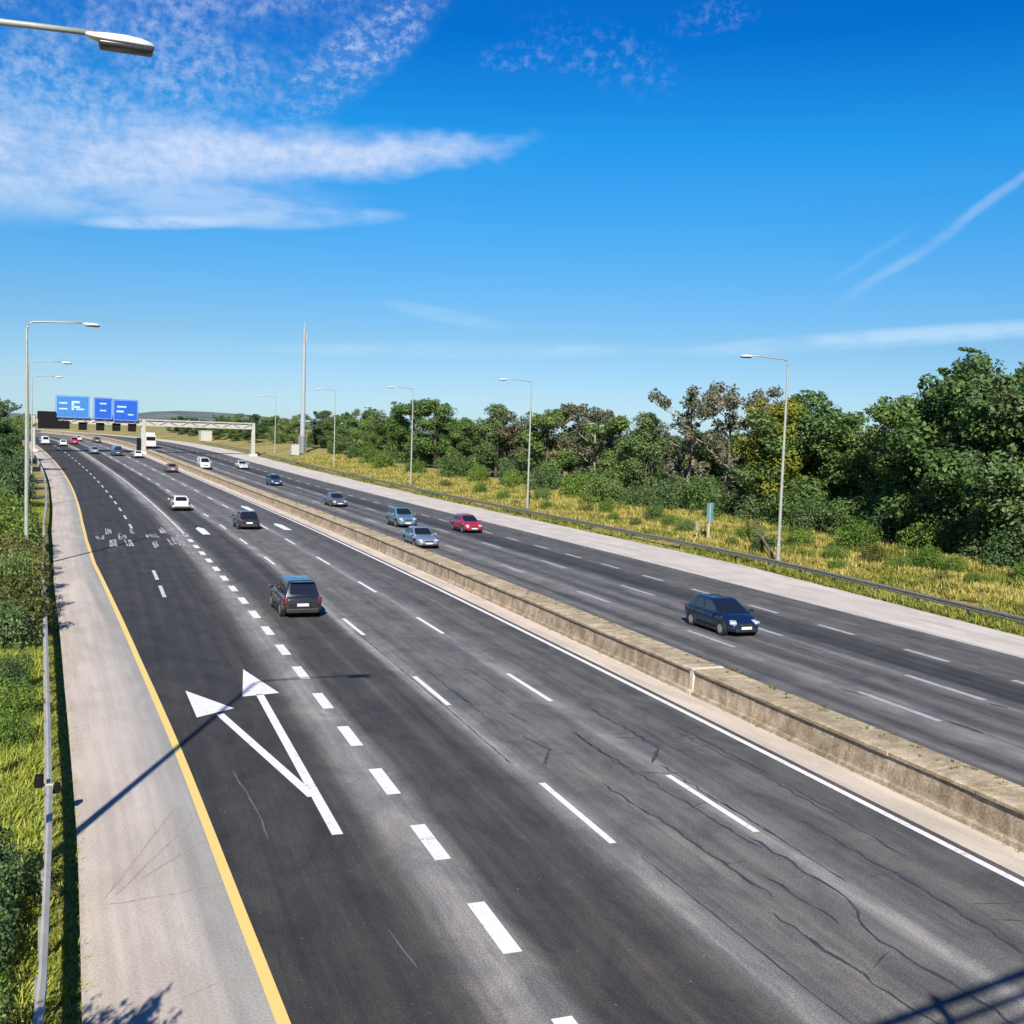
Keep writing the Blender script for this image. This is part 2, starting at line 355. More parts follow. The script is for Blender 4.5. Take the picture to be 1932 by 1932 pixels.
M_C = dict(black=paintm('paint_black', (.012, .012, .014)), navy=paintm('paint_navy', (.006, .016, .040), .1), red=paintm('paint_red', (.36, .018, .045)),
           silver=paintm('paint_silver', (.30, .36, .44), .5), teal=paintm('paint_teal', (.14, .24, .30), .3), white=paintm('paint_white', (.60, .60, .59)),
           grey=paintm('paint_grey', (.14, .14, .16), .3), brown=paintm('paint_brown', (.16, .10, .075)), blue=paintm('paint_dark_blue', (.02, .05, .10)))
# vegetation
def leaf_mat(name, stops, trans=.38):
    m, q, bs = mat(name); g_ = q.n('ShaderNodeNewGeometry'); ob = q.n('ShaderNodeObjectInfo')
    f = q.m('ADD', q.m('MULTIPLY', g_.outputs['Random Per Island'], .58), q.m('MULTIPLY', ob.outputs['Random'], .42))
    c = q.ramp(f, [(p_, sc(c_)) for p_, c_ in stops])
    q.put(bs.inputs['Base Color'], c); bs.inputs['Roughness'].default_value = .55; bs.inputs['Specular IOR Level'].default_value = .3
    tr = q.n('ShaderNodeBsdfTranslucent'); q.put(tr.inputs[0], c); mx = q.n('ShaderNodeMixShader'); mx.inputs[0].default_value = trans
    o = [n for n in m.node_tree.nodes if n.type == 'OUTPUT_MATERIAL'][0]
    m.node_tree.links.new(bs.outputs[0], mx.inputs[1]); m.node_tree.links.new(tr.outputs[0], mx.inputs[2]); m.node_tree.links.new(mx.outputs[0], o.inputs[0])
    return m
L_D = leaf_mat('leaf_dark', [(0, (.036, .074, .032)), (.4, (.092, .165, .056)), (.8, (.175, .26, .085)), (1, (.26, .32, .13))])
L_M = leaf_mat('leaf_mid', [(0, (.050, .105, .028)), (.4, (.130, .22, .055)), (.8, (.23, .32, .085)), (1, (.32, .37, .13))])
L_Y = leaf_mat('leaf_yellow', [(0, (.14, .17, .022)), (.5, (.26, .28, .035)), (1, (.38, .37, .06))])
L_B = leaf_mat('leaf_brown', [(0, (.080, .085, .040)), (.5, (.16, .145, .075)), (1, (.27, .23, .13))])
L_S = leaf_mat('leaf_sparse', [(0, (.070, .095, .055)), (.5, (.15, .165, .095)), (1, (.29, .27, .17))])
L_G = leaf_mat('leaf_bright', [(0, (.075, .15, .025)), (.5, (.16, .27, .042)), (1, (.28, .37, .07))])
L_O = leaf_mat('leaf_olive', [(0, (.085, .10, .025)), (.5, (.18, .19, .05)), (1, (.31, .29, .10))])
L_BNK = leaf_mat('grass_bank', [(0, (.13, .19, .03)), (.4, (.26, .30, .045)), (.75, (.40, .39, .08)), (1, (.50, .45, .14))], .35)
L_DRY = leaf_mat('grass_dry', [(0, (.36, .33, .07)), (.35, (.55, .48, .12)), (.7, (.62, .52, .18)), (1, (.68, .60, .30))], .35)
L_GRN = leaf_mat('grass_green', [(0, (.10, .19, .022)), (.35, (.22, .32, .040)), (.7, (.42, .44, .065)), (1, (.55, .50, .13))], .35)
M_BARK = simple('bark', (.11, .090, .070), .9, vary=.3, scale=5)
M_BARKP = simple('bark_pale', (.30, .26, .21), .9, vary=.25, scale=5)
# ground: soil, grass tints
m, q, bs = mat('ground_grass'); t = q.n('ShaderNodeTexCoord'); v = t.outputs['Object']
f1 = q.noise(v, .12, 6, .65); f2 = q.noise(v, .9, 6, .7); f3 = q.noise(v, 6, 4, .7)
c = q.mix(q.ss(f1, .38, .62), (.12, .135, .030, 1), (.30, .23, .062, 1)); c = q.mix(q.ss(f2, .35, .7), c, (.25, .205, .05, 1))
c = q.mix(1, c, q.mix(q.ss(f3, .3, .7), (.65, .65, .65, 1), (1.25, 1.25, 1.2, 1)), 'MULTIPLY')
q.put(bs.inputs['Base Color'], c); bs.inputs['Roughness'].default_value = .95
M_GROUND = m
M_HILL = simple('hill_woods', (.105, .135, .115), .95, vary=.3, scale=.01)

# ------------------------------------------------------------------ ground and road sheets
def ground_xs(y): 
    return [-3000, -900, -300, -120, -60, -30, -15, -8, -6, -5.2, -4.0, -2.2, 43.2, 45, 47, 49.5, 52, 54.5, 57, 60, 66, 75, 90, 130, 300, 900, 3000]
gverts, gf = [], []
gys = [-400, -120, -60] + [y for y in YS] + [700, 900, 1400, 2500, 5000, 9000]
for y in gys:
    yy = min(y, 620); 
    for X in ground_xs(y):
        hb = bank(X)
        jit = 0.18*math.sin(X*1.7+y*.21)*math.cos(y*.37+X*.4) if 44.5 < X < 60 else 0
        zz = (zr(yy)-.02) + hb + jit
        if -4.2 < X < 43.5: zz = zr(yy) - .06
        wx = X + (cx(yy) + (cx(620)-cx(612))/8*(y-yy) if abs(X) < 200 else cx(min(yy, 300)))
        gverts.append((wx, y, zz))
n = len(ground_xs(0))
for i in range(len(gys)-1):
    for j in range(n-1):
        a = i*n+j; gf.append((a, a+1, a+n+1, a+n))
tag(link('ground', mesh('ground', gverts, gf, smooth=True), M_GROUND), kind='structure')

near = sheet('carriageway_near', lambda y: [yel(y)-.25, 3.5, 6.2, 9.9, 13.3, 17.35], M_NEAR)
far = sheet('carriageway_far', lambda y: [19.6, 24.6, 28.3, 31.9, 36.0], M_FAR)
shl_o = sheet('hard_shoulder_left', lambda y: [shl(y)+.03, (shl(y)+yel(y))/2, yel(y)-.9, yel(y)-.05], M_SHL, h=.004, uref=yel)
shr_o = sheet('hard_shoulder_right', lambda y: [35.9, 38, rout(y)], M_SHR, h=.004)
apron = sheet('median_apron', lambda y: [17.3, 17.8, 18.5], M_APRON, h=.012)

# --- continuous lines (children of the carriageway they are painted on)
def stripe(name, xc, w, m, y0, y1, parent, h=.008, step=2.0):
    ys = list(np.arange(y0, y1, step)) + [y1]
    return sheet(name, lambda y: [xc(y)-w/2, xc(y)+w/2], m, h, ys, parent=parent, kind=None)
stripe('edge_line', lambda y: yel(y), .20, M_YEL, -25, 560, near, h=.010)
stripe('edge_line', lambda y: 17.02, .20, M_PAINT, -25, 560, near)
stripe('lane_line', lambda y: 6.2, .22, M_PAINTW, 86, 420, near)
stripe('edge_line', lambda y: 35.82, .14, M_PAINTF, -25, 560, far)
stripe('edge_line', lambda y: 20.75, .14, M_PAINTF, -25, 560, far)
# --- dashes: one mesh per size, shared
def dash_mesh(name, L, w, m):
    me = mesh(name, [(-w/2, 0, 0), (w/2, 0, 0), (w/2, L/2, 0), (-w/2, L/2, 0), (w/2, L, 0), (-w/2, L, 0)], [(0, 1, 2, 3), (3, 2, 4, 5)]); me.materials.append(m); return me
def dashes(X, y0, y1, period, me, parent, name, h=.008):
    y = y0
    while y < y1:
        o = link(name, me, None, parent); o.location = P(X, y, h); o.rotation_euler = (slope(y+1), 0, head(y+1)); y += period
D4 = dash_mesh('lane_dash', 4.1, .17, M_PAINT); D4f = dash_mesh('lane_dash_far', 4.0, .19, M_PAINTW); D4g = dash_mesh('lane_dash_grey', 4.0, .26, M_PAINTF); D2 = dash_mesh('wide_dash', 2.0, .34, M_PAINT)
dashes(9.94, 20.3-12, 300, 11.95, D4, near, 'lane_dash')
dashes(13.35, 20.1-12, 300, 11.95, D4, near, 'lane_dash')
dashes(6.2, 16.25-8.16, 86, 4.08, D2, near, 'wide_dash')
dashes(1.55+1.05, 55.5, 66, 6.3, D4f, near, 'lane_dash')
dashes(2.55, 92, 300, 9.0, D4f, near, 'lane_dash')
dashes(31.9, 34.9-24, 300, 5.95, dash_mesh('lane_dash_short', 2.6, .30, M_PAINTF), far, 'lane_dash')
dashes(28.3, 29-24, 300, 12, D4g, far, 'lane_dash')
dashes(24.6, 27-24, 300, 12, D4g, far, 'lane_dash')
# --- the two-headed lane arrow
def flat_poly(name, pts, m, parent, h=.008, faces=None):
    """pts in road coordinates"""
    return link(name, mesh(name, [P(x, y, h) for x, y in pts], faces or [tuple(range(len(pts)))]), m, parent)
def seg_poly(a, c, w):
    d = (Vector(c)-Vector(a)).normalized(); n_ = Vector((-d.y, d.x))*w/2
    return [tuple(Vector(a)-n_), tuple(Vector(a)+n_), tuple(Vector(c)+n_), tuple(Vector(c)-n_)][::-1]
AH1 = [(2.27, 32.35), (3.42, 33.2), (2.17, 35.75)]; AH2 = [(3.84, 34.6), (5.03, 34.85), (4.32, 38.55)]
flat_poly('arrow_shaft', seg_poly((4.42, 22.2), (4.40, 34.8), .24), M_PAINT, near)
flat_poly('arrow_shaft', seg_poly((4.32, 24.7), (2.95, 32.6), .24), M_PAINT, near, h=.012)
flat_poly('arrow_head', AH2, M_PAINT, near)
flat_poly('arrow_head', AH1, M_PAINT, near)
# --- worn lettering blocks across the two exit lanes, too worn to read, and single marks in the through lanes
for (x0, x1, y0, y1) in [(0.35, .95, 88, 92), (-.3, .3, 83.5, 86.5), (.45, 1.1, 79, 83), (1.6, 2.1, 79.2, 83), (1.2, 1.9, 84, 87.5), (2.2, 2.6, 88, 91),
                         (3.35, 3.8, 78.5, 81.5), (3.2, 4.2, 85, 86.8), (4.45, 5.0, 88, 92.5), (4.5, 5.4, 80, 84.5), (5.4, 6.0, 84, 87.5), (5.2, 5.6, 79, 81)]:
    n_ = random.choice((2, 3)); wst = (x1-x0)/n_
    for k in range(n_):
        a0 = x0+wst*k+random.uniform(0, .06); a1 = a0+wst*random.uniform(.5, .95); b0 = y0+random.uniform(-.8, .6); b1 = y1+random.uniform(-1.0, .7)
        flat_poly('worn_road_lettering', [(a0, b0), (a1, b0+random.uniform(-.3, .3)), (a1+random.uniform(-.1, .15), b1), (a0+random.uniform(-.1, .15), b1+random.uniform(-.3, .3))], M_LETTER, near)
for X, y in [(7.85, 87), (14.9, 91), (15.2, 112)]:
    flat_poly('worn_road_mark', [(X-.3, y), (X+.3, y), (X+.35, y+5), (X, y+6.5), (X-.35, y+5)], M_PAINT, near)
# --- sealed cracks and joints, plus thin shadows painted on the left shoulder
def crack(pts, w, name='crack_seal', m=M_SEAL, parent=near, h=.006, jit=.06, step=.28):
    P2 = []
    for (a, c) in zip(pts, pts[1:]):
        a, c = Vector(a), Vector(c); nn = max(2, int((c-a).length/step))
        for k in range(nn): P2.append(a+(c-a)*k/nn)
    P2.append(Vector(pts[-1])); vv, ff = [], []
    for i, p in enumerate(P2):
        d = (P2[min(i+1, len(P2)-1)]-P2[max(i-1, 0)]).normalized(); n_ = Vector((-d.y, d.x))
        o = random.uniform(-jit, jit); ww = w*random.uniform(.30, 1.05)/2
        if i in (0, len(P2)-1): ww *= .3
        vv += [P(*(p+n_*(o-ww)), h), P(*(p+n_*(o+ww)), h)]
    for i in range(len(P2)-1): ff.append((2*i, 2*i+2, 2*i+3, 2*i+1))
    return link(name, mesh(name, vv, ff), m, parent)
crack([(10.2, 19.5), (10.28, 14), (10.45, 8)], .05, jit=.015)
crack([(9.75, 26), (9.78, 34), (9.8, 45)], .06, jit=.015)
crack([(11.4, 24), (11.65, 20.5), (11.75, 17)], .09)
crack([(11.3, 16.4), (11.55, 12.5), (11.9, 9)], .10)
crack([(12.5, 28.5), (12.75, 22.5), (12.9, 19.2)], .085)
crack([(13.05, 19.8), (13.1, 16.6), (12.55, 15.2), (12.75, 12.5), (12.6, 9)], .09)
crack([(13.62, 22), (13.6, 17.2)], .05, jit=.02)
crack([(14.75, 20.5), (14.85, 17), (14.7, 13.6), (14.9, 10)], .10)
crack([(14.2, 31), (14.3, 27.5), (14.25, 26.3), (13.45, 25.2)], .12)
crack([(10.95, 28.4), (11.25, 27), (10.75, 26.0), (10.6, 25.7)], .12)
crack([(11.5, 31), (11.65, 29.8)], .12)
crack([(15.6, 28), (15.8, 23), (15.7, 18)], .07)
for k in range(16):
    X0 = random.uniform(10.4, 16.3); y0 = random.uniform(14, 60); L = random.uniform(1.5, 6)
    crack([(X0, y0), (X0+random.uniform(-.2, .2), y0+L)], random.uniform(.04, .08))
for k in range(16):
    X0 = random.uniform(10.2, 15.5); y0 = random.uniform(14, 34)
    crack([(X0, y0), (X0+random.uniform(.5, 1.4), y0+random.uniform(-.5, .5))], .04)
crack([(24.9, 27.0), (24.85, 25.5)], .22, parent=far); crack([(28.1, 28.6), (28.2, 27.9)], .22, parent=far); crack([(24.7, 30.0), (24.2, 31.5)], .16, parent=far)
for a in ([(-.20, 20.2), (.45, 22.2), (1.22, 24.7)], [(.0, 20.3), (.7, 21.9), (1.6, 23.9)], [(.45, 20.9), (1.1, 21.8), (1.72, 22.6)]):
    crack(a, .055, 'painted_shadow_line', M_SHADOW_CRACK, shl_o, .010, .01)  # thin cast shadows painted as slightly darker strips
crack([(-.2, 19.9), (.8, 20.0), (1.9, 20.3)], .05, 'crack_seal', M_SHADOW_CRACK, shl_o, .010, .03)
crack([(-2.5, 63), (-1.6, 63.6), (-.6, 64)], .09, 'crack_seal', M_SHADOW_CRACK, shl_o, .010, .03)
crack([(.9, 16.2), (1.5, 16.6), (2.1, 16.5)], .05, 'crack_seal', M_SHADOW_CRACK, shl_o, .010, .03)
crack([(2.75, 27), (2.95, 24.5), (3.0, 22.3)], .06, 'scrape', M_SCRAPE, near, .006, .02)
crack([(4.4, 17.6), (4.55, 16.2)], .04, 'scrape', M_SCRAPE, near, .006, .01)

# ------------------------------------------------------------------ hills far behind
hv, hf = [], []
N = 60
for i in range(N+1):
    a = R(-25 + 75*i/N); d = 3200
    h = 17 + 28*math.exp(-((i-22.5)/2.6)**2) + 9*math.exp(-((i-26)/4)**2) + 3*math.sin(i*1.3) + 2*math.sin(i*.47+1)
    for k, (dd, zz) in enumerate(((d-700, -5), (d-250, h*.6), (d, h), (d+500, h*.6), (d+900, -5))):
        hv.append((dd*math.sin(a), dd*math.cos(a), zz))
for i in range(N):
    for k in range(4):
        a = i*5+k; hf.append((a, a+5, a+6, a+1))
tag(link('hills', mesh('hills', hv, hf, smooth=True), M_HILL), kind='structure')

# ------------------------------------------------------------------ central barrier
BAR = empty('median_barrier', P(19.1, 30, 0))
tag(BAR, 'long stained concrete barrier with pale top between the two carriageways', 'barrier')
BAR_INV = Matrix.Translation(-BAR.location)
def loft_seg(name, prof, y0, y1, m, parent, ny=4, jit=0.0):
    verts, uv, faces = [], [], []
    for i in range(ny+1):
        y = y0+(y1-y0)*i/ny
        for X, h in prof:
            verts.append(P(X+random.uniform(-jit, jit), y, h+random.uniform(-jit, jit)) - BAR.location); uv.append((X+h, y))
    n_ = len(prof)
    for i in range(ny):
        for j in range(n_-1):
            a = i*n_+j; faces.append((a, a+n_, a+n_+1, a+1))
    faces.append(tuple(range(n_))); faces.append(tuple(range(ny*n_, (ny+1)*n_))[::-1])
    return link(name, mesh(name, verts, faces, uv), m, parent)
y = -20.0; k = 0
while y < 420:
    L = 6.0 if y < 130 else 12.0
    o = loft_seg('barrier_panel', [(18.36, 0), (18.38, .12), (18.46, .16), (18.52, .78), (19.62, .78), (19.68, .16), (19.74, .12), (19.76, 0)], y+.012, y+L-.012, M_BFACE, BAR, 3)
    L2 = 3.0 if y < 60 else L
    yy = y
    while yy < y+L-.1:
        dh = random.uniform(-.012, .012); dxx = random.uniform(-.012, .012)
        loft_seg('coping_slab', [(18.43+dxx, .785), (18.41+dxx, .87+dh), (18.50+dxx, .90+dh), (19.1, .905+dh), (19.64+dxx, .90+dh), (19.73+dxx, .87+dh), (19.71+dxx, .785)], yy+.015, yy+L2-.015, M_BTOP, o, 2 if y < 60 else 1, .006)
        yy += L2
    y += L; k += 1
# pale joint cover on the near face
o = loft_seg('joint_cover', [(18.33, .0), (18.33, .13), (18.42, .17), (18.42, .80), (18.385, .895), (18.6, .925), (19.60, .925), (19.60, .90)], 31.8, 32.02, M_BJOIN2, BAR, 1)

# weeds along the barrier foot and on the top, as one mass
def tufts(name, spots, m, hgt, blades=5, lean=.35, wid=.03):
    n_ = len(spots); vv = np.zeros((n_*blades*3, 3)); 
    i = 0
    for (p, s) in spots:
        for k in range(blades):
            a = random.uniform(0, 6.283); r = random.uniform(0, .12)*s*2; l = random.uniform(.1, lean)*s
            bx, by = p[0]+math.cos(a)*r, p[1]+math.sin(a)*r; a2 = a+random.uniform(-.9, .9); w = wid*s*random.uniform(.6, 1.4)*2
            h = hgt*s*random.uniform(.55, 1.1)
            ca, sa = math.cos(a2+1.57)*w, math.sin(a2+1.57)*w
            vv[i] = (bx-ca, by-sa, p[2]-.03); vv[i+1] = (bx+ca, by+sa, p[2]-.03); vv[i+2] = (bx+math.cos(a2)*l, by+math.sin(a2)*l, p[2]+h); i += 3
    me = bpy.data.meshes.new(name); me.vertices.add(len(vv)); me.vertices.foreach_set('co', vv.ravel())
    nt_ = len(vv)//3; me.loops.add(len(vv)); me.loops.foreach_set('vertex_index', np.arange(len(vv), dtype=np.int32))
    me.polygons.add(nt_); me.polygons.foreach_set('loop_start', np.arange(0, len(vv), 3, dtype=np.int32)); me.update(calc_edges=True); me.validate()
    return link(name, me, m)
sp = [(P(min(19.7, max(18.5, 19.45+random.gauss(0, .25))), yy, .90), random.uniform(.12, .42)) for yy in np.concatenate([RNG.uniform(14, 34, 90), RNG.uniform(34, 130, 150)])]
sp += [(P(19.82+random.gauss(0, .03), yy, .0), random.uniform(.2, .5)) for yy in RNG.uniform(14, 120, 200)] + [(P(18.3+random.gauss(0, .03), yy, .01), random.uniform(.08, .22)) for yy in RNG.uniform(14, 100, 120)]
tag(tufts('barrier_weeds', [s_ for s_ in sp], L_O, .30, 7, .5, .05), 'olive weeds growing on and along the concrete median barrier', 'weeds', kind='stuff')

# ------------------------------------------------------------------ guard rails
def guard_rail(name, xf, y0, y1, step, label, mbeam, facing, zb=lambda y: 0.0):
    root = empty(name, P(xf(y0), y0)); tag(root, label, 'guard rail')
    prof = [(0, .46), (facing*.08, .50), (facing*.08, .57), (facing*.01, .61), (facing*.08, .65), (facing*.08, .73), (facing*.01, .77), (-facing*.03, .77), (-facing*.03, .46)]
    y = y0
    while y < y1:
        L = 4*step; vv, ff = [], []
        for i in range(5):
            yy = y+L*i/4
            for dx_, h in prof: vv.append(P(xf(yy)+dx_, yy, h+zb(yy))-root.location)
        n_ = len(prof)
        for i in range(4):
            for j in range(n_): a = i*n_+j; c_ = i*n_+(j+1) % n_; ff.append((a, c_, c_+n_, a+n_))
        link('beam', mesh('beam', vv, ff), mbeam, root); y += L
    pm = boxmesh('rail_post', (0, 0, .33), (.06, .11, .80)); pm.materials.append(M_POST)
    y = y0
    while y < y1:
        o = link('post', pm, None, root); o.location = P(xf(y)-facing*.05, y, zb(y))-root.location; o.rotation_euler = (0, 0, head(y)); y += step
    return root
guard_rail('guard_rail', lambda y: shl(y)-.52, 2, 250, 2.0, 'pale steel guard rail along the left verge beside the yellow line', M_STEEL, 1)
guard_rail('guard_rail', lambda y: rout(y)+1.15, 20, 300, 4.0, 'grey weathered guard rail below the dry grass bank on the far side', M_STEELR, -1, lambda y: -.08)

# ------------------------------------------------------------------ street lamps
def lamp_meshes():
    bm = bmesh.new(); zs = [0, .3, 1.4, 1.45, 5, 10, 13.7]; add_tube(bm, [(0, 0, z) for z in zs], [.15, .15, .145, .115, .105, .085, .07], 10)
    add_box(bm, (0, 0, .03), (.5, .5, .06)); col = bm_mesh('column', bm, False)
    bm = bmesh.new(); pts = [(0, 0, 13.6), (.02, 0, 13.85), (.12, 0, 14.0), (.35, 0, 14.08), (1.2, 0, 14.13), (2.2, 0, 14.17), (3.05, 0, 14.19)]
    add_tube(bm, pts, [.07, .068, .062, .058, .052, .046, .042], 8); arm = bm_mesh('arm', bm, True)
    # luminaire: a flattened pod built from rings
    bm = bmesh.new(); rings = []
    for (x, w, t, bz) in [(2.92, .045, .05, 14.16), (3.02, .09, .08, 14.13), (3.2, .15, .125, 14.10), (3.45, .175, .14, 14.09), (3.68, .16, .12, 14.09), (3.82, .11, .07, 14.10), (3.87, .04, .03, 14.11)]:
        rings.append([bm.verts.new((x, w*math.cos(a), bz + (t*math.sin(a) if math.sin(a) > 0 else .02*math.sin(a)))) for a in [2*math.pi*i/14 for i in range(14)]])
    for r0, r1 in zip(rings, rings[1:]):
        for k in range(14): bm.faces.new((r0[k], r0[(k+1) % 14], r1[(k+1) % 14], r1[k]))
    bm.faces.new(rings[0]); bm.faces.new(rings[-1]); hd = bm_mesh('luminaire', bm, True)
    bm = bmesh.new(); add_box(bm, (3.47, 0, 14.045), (.74, .27, .085), taper=(1.04, 1.1)); bevel(bm, .03, 2); ln = bm_mesh('lens', bm, True)
    bm = bmesh.new(); add_box(bm, (0, -.148, .8), (.14, .012, .55)); dr = bm_mesh('access_door', bm)
    for me, mm in ((col, M_LAMP), (arm, M_LAMP), (hd, M_LHEAD), (ln, M_LENS), (dr, M_STEEL)): me.materials.append(mm)
    return col, arm, hd, ln, dr
LM = lamp_meshes()
def lamp(X, y, flip, label, group, h=0.0, lean=0.0, sc=1.0):
    r = empty('street_lamp', P(X, y, h), head(y) + (math.pi if flip else 0), (1, 1, sc)); tag(r, label, 'street lamp', group); r.rotation_euler[1] = lean
    link('column', LM[0], None, r); link('arm', LM[1], None, r); hd = link('luminaire', LM[2], None, r); link('lens', LM[3], None, hd); link('access_door', LM[4], None, r)
    return r
GL = 'street lamps on the left verge'; GR = 'street lamps on the far bank'
lamp(-3.45, 17.15, False, 'nearest street lamp, its arm and head reaching in at the top left corner', GL)
lamp(-4.25, 67.2, False, 'tall grey street lamp standing in the bushes at the left edge', GL)
lamp(-5.75, 114, False, 'distant street lamp just behind the tall lamp at the left edge', GL)
lamp(-5.75, 163, False, 'third street lamp along the left verge, small and far off', GL)
for X, y, lb in [(44.3, 64.6, 'nearest street lamp on the far bank, in front of a yellow green tree'), (45.4, 112.5, 'second street lamp along the far bank from the right'),
                 (46.3, 157, 'third street lamp along the far bank from the right'), (47.0, 202, 'fourth street lamp along the far bank, low against dark trees')]:
    lamp(X, y, True, lb, GR, bank(X), sc=1.02)
lamp(47.5, 249, True, 'farthest street lamp on the far bank, beside the gantry leg', GR, bank(47.5), sc=.9)

# ------------------------------------------------------------------ sign gantry
YG = 240.0
GT = empty('sign_gantry', P(18, YG), head(YG))
tag(GT, 'pale sign gantry spanning both carriageways with blue signs and black lane signals', 'gantry')
def gx(X): return X-18.0
def gpart(name, c, s, m, parent=None, bev=0.0):
    return link(name, boxmesh(name, c, s, bev), m, parent or GT)
for X, w in ((-3.3, .8), (17.9, 1.1), (41.0, .9)):
    bm = bmesh.new(); add_box(bm, (gx(X), 0, 3.65), (w, .8, 7.3), taper=(.75, .8)); bevel(bm, .06, 1); link('leg', bm_mesh('leg', bm), M_GANTRY, GT)
    gpart('footing', (gx(X), 0, .25), (w+.7, 1.5, .5), M_BJOIN)
for (xa, xb) in ((-3.3, 17.9), (17.9, 41.0)):
    L = xb-xa-.9; xm = gx((xa+xb)/2)
    for zz in (6.02, 7.2): 
        for yy in (-.5, .5): gpart('chord', (xm, yy, zz), (L, .22, .24), M_GANTRY)
    gpart('walkway', (xm, 0, 6.62), (L, .55, 1.02), M_GANTRY)
    bm = bmesh.new(); nb = 10
    for i in range(nb):
        xa_ = xm-L/2+L*i/nb; xb_ = xa_+L/nb
        for yy in (-.5, .5): add_tube(bm, [(xa_, yy, 6.12 if i % 2 else 7.1), (xb_, yy, 7.1 if i % 2 else 6.12)], .06, 5)
    link('bracing', bm_mesh('bracing', bm), M_GANTRY, GT)
def sign(x0, x1, z0, z1, m, rows, lbl):
    s_ = gpart('sign_panel', (gx((x0+x1)/2), -.80, (z0+z1)/2), (x1-x0, .14, z1-z0), m); s_['label'] = lbl
    gpart('border', (gx((x0+x1)/2), -.885, (z0+z1)/2), (x1-x0-.25, .02, z1-z0-.25), M_LEGEND, s_)
    gpart('field', (gx((x0+x1)/2), -.90, (z0+z1)/2), (x1-x0-.36, .02, z1-z0-.36), m, s_)
    for (fx, fz, w, h) in rows:
        gpart('legend_block', (gx(x0+(x1-x0)*fx), -.918, z0+(z1-z0)*fz), (w, .016, h*.62), M_LEGEND, s_)
sign(.8, 7.2, 7.05, 11.55, M_SIGNB2, [(.22, .66, 1.5, .5), (.22, .40, 1.6, .45), (.62, .72, 1.1, .7), (.60, .5, 1.5, .6), (.72, .40, 1.5, .5), (.50, .56, .45, 3.0)], 'faded blue direction sign with worn white legend')
sign(8.0, 11.6, 7.0, 11.45, M_SIGNB, [(.5, .72, 1.3, .45), (.5, .40, 1.2, .4)], 'bright blue direction sign')
sign(11.75, 16.7, 6.8, 11.2, M_SIGNB, [(.34, .66, 1.8, .55), (.28, .44, 1.4, .6), (.7, .3, 1.1, .4)], 'bright blue direction sign at the median end')
gpart('message_board', (gx(-.9), -1.0, 7.35), (3.4, .5, 1.75), M_DARK); gpart('message_board', (gx(.45), -1.06, 5.6), (5.9, .5, 1.7), M_DARK)
for X in (5.9, 9.25, 12.4, 15.5):
    s_ = gpart('lane_signal', (gx(X), -1.0, 5.45), (1.6, .4, 1.6), M_DARK, bev=.05); gpart('hood', (gx(X), -1.35, 6.2), (1.5, .5, .05), M_DARK, s_); gpart('bracket', (gx(X), -.78, 6.1), (.15, .15, .6), M_GANTRY, s_)
# marker plates on the legs
gpart('leg_panel', (gx(16.9), -.6, 2.1), (.8, .2, 2.6), M_DARK)

# ------------------------------------------------------------------ mast, cabinets, small signs
bm = bmesh.new(); add_tube(bm, [(0, 0, z) for z in (0, 1, 12, 24, 27.5)], [.60, .58, .48, .38, .34], 12); col = bm_mesh('column', bm)
MT = empty('phone_mast', P(52, 243, bank(52)-.3)); tag(MT, 'tall pale slender mast rising above the trees', 'mast')
link('column', col, M_MAST, MT)
bm = bmesh.new()
for a in (0, 2.09, 4.19): add_box(bm, (.38*math.cos(a), .38*math.sin(a), 26.0), (.3, .3, 2.2))
link('antenna_panels', bm_mesh('antenna_panels', bm), M_MAST, MT)
bm = bmesh.new(); add_tube(bm, [(0, 0, 27.5), (0, 0, 29.3)], .05, 6); link('lightning_rod', bm_mesh('rod', bm), M_STEEL, MT)
bm = bmesh.new(); 
for i_ in range(9):
    for sx in (-.75, .75): add_tube(bm, [(sx, -.8+.2*i_, 0), (sx, -.8+.2*i_, 4.2)], .025, 4); add_tube(bm, [(-.75+.19*i_, sx*1.07, 0), (-.75+.19*i_, sx*1.07, 4.2)], .025, 4)
link('base_cage', bm_mesh('base_cage', bm), M_POST, MT)
def cabinet(X, y, s, label):
    r = empty('roadside_cabinet', P(X, y, bank(X)), head(y)); tag(r, label, 'cabinet')
    bm = bmesh.new(); add_box(bm, (0, 0, s[2]/2), s); bevel(bm, .04, 2); link('casing', bm_mesh('casing', bm), M_CAB, r)
    link('roof', boxmesh('roof', (0, 0, s[2]+.05), (s[0]+.15, s[1]+.15, .1)), M_CAB, r)
    link('door', boxmesh('door', (0, -s[1]/2-.01, s[2]*.5), (s[0]*.85, .02, s[2]*.85)), M_STEEL, r)
cabinet(49.0, 238, (1.8, 1.2, 2.4), 'white roadside cabinet at the foot of the tall mast')
cabinet(47, 318, (3.2, 3, 3.0), 'small pale hut beyond the gantry on the far verge')
def plate_sign(X, y, label, m, w, hh, z, ph, mpost=M_WOOD, rz=0.0, pr_=.06):
    r = empty('marker_sign', P(X, y, bank(X)-.05), head(y)+rz); tag(r, label, 'sign')
    bm = bmesh.new(); add_tube(bm, [(0, 0, 0), (0, 0, ph)], pr_, 8); link('post', bm_mesh('post', bm), mpost, r)
    bm = bmesh.new(); add_box(bm, (0, -.08, z), (w, .03, hh)); link('plate', bm_mesh('plate', bm), m, r)
    bm = bmesh.new(); add_box(bm, (0, -.055, z), (w*.8, .03, .06)); link('clamp', bm_mesh('clamp', bm), M_STEEL, r)
    return r
plate_sign(47.2, 78.5, 'teal plate sign on a pale post in the dry grass', M_TEAL, 1.0, 1.6, 2.35, 3.1, rz=.5, pr_=.13)
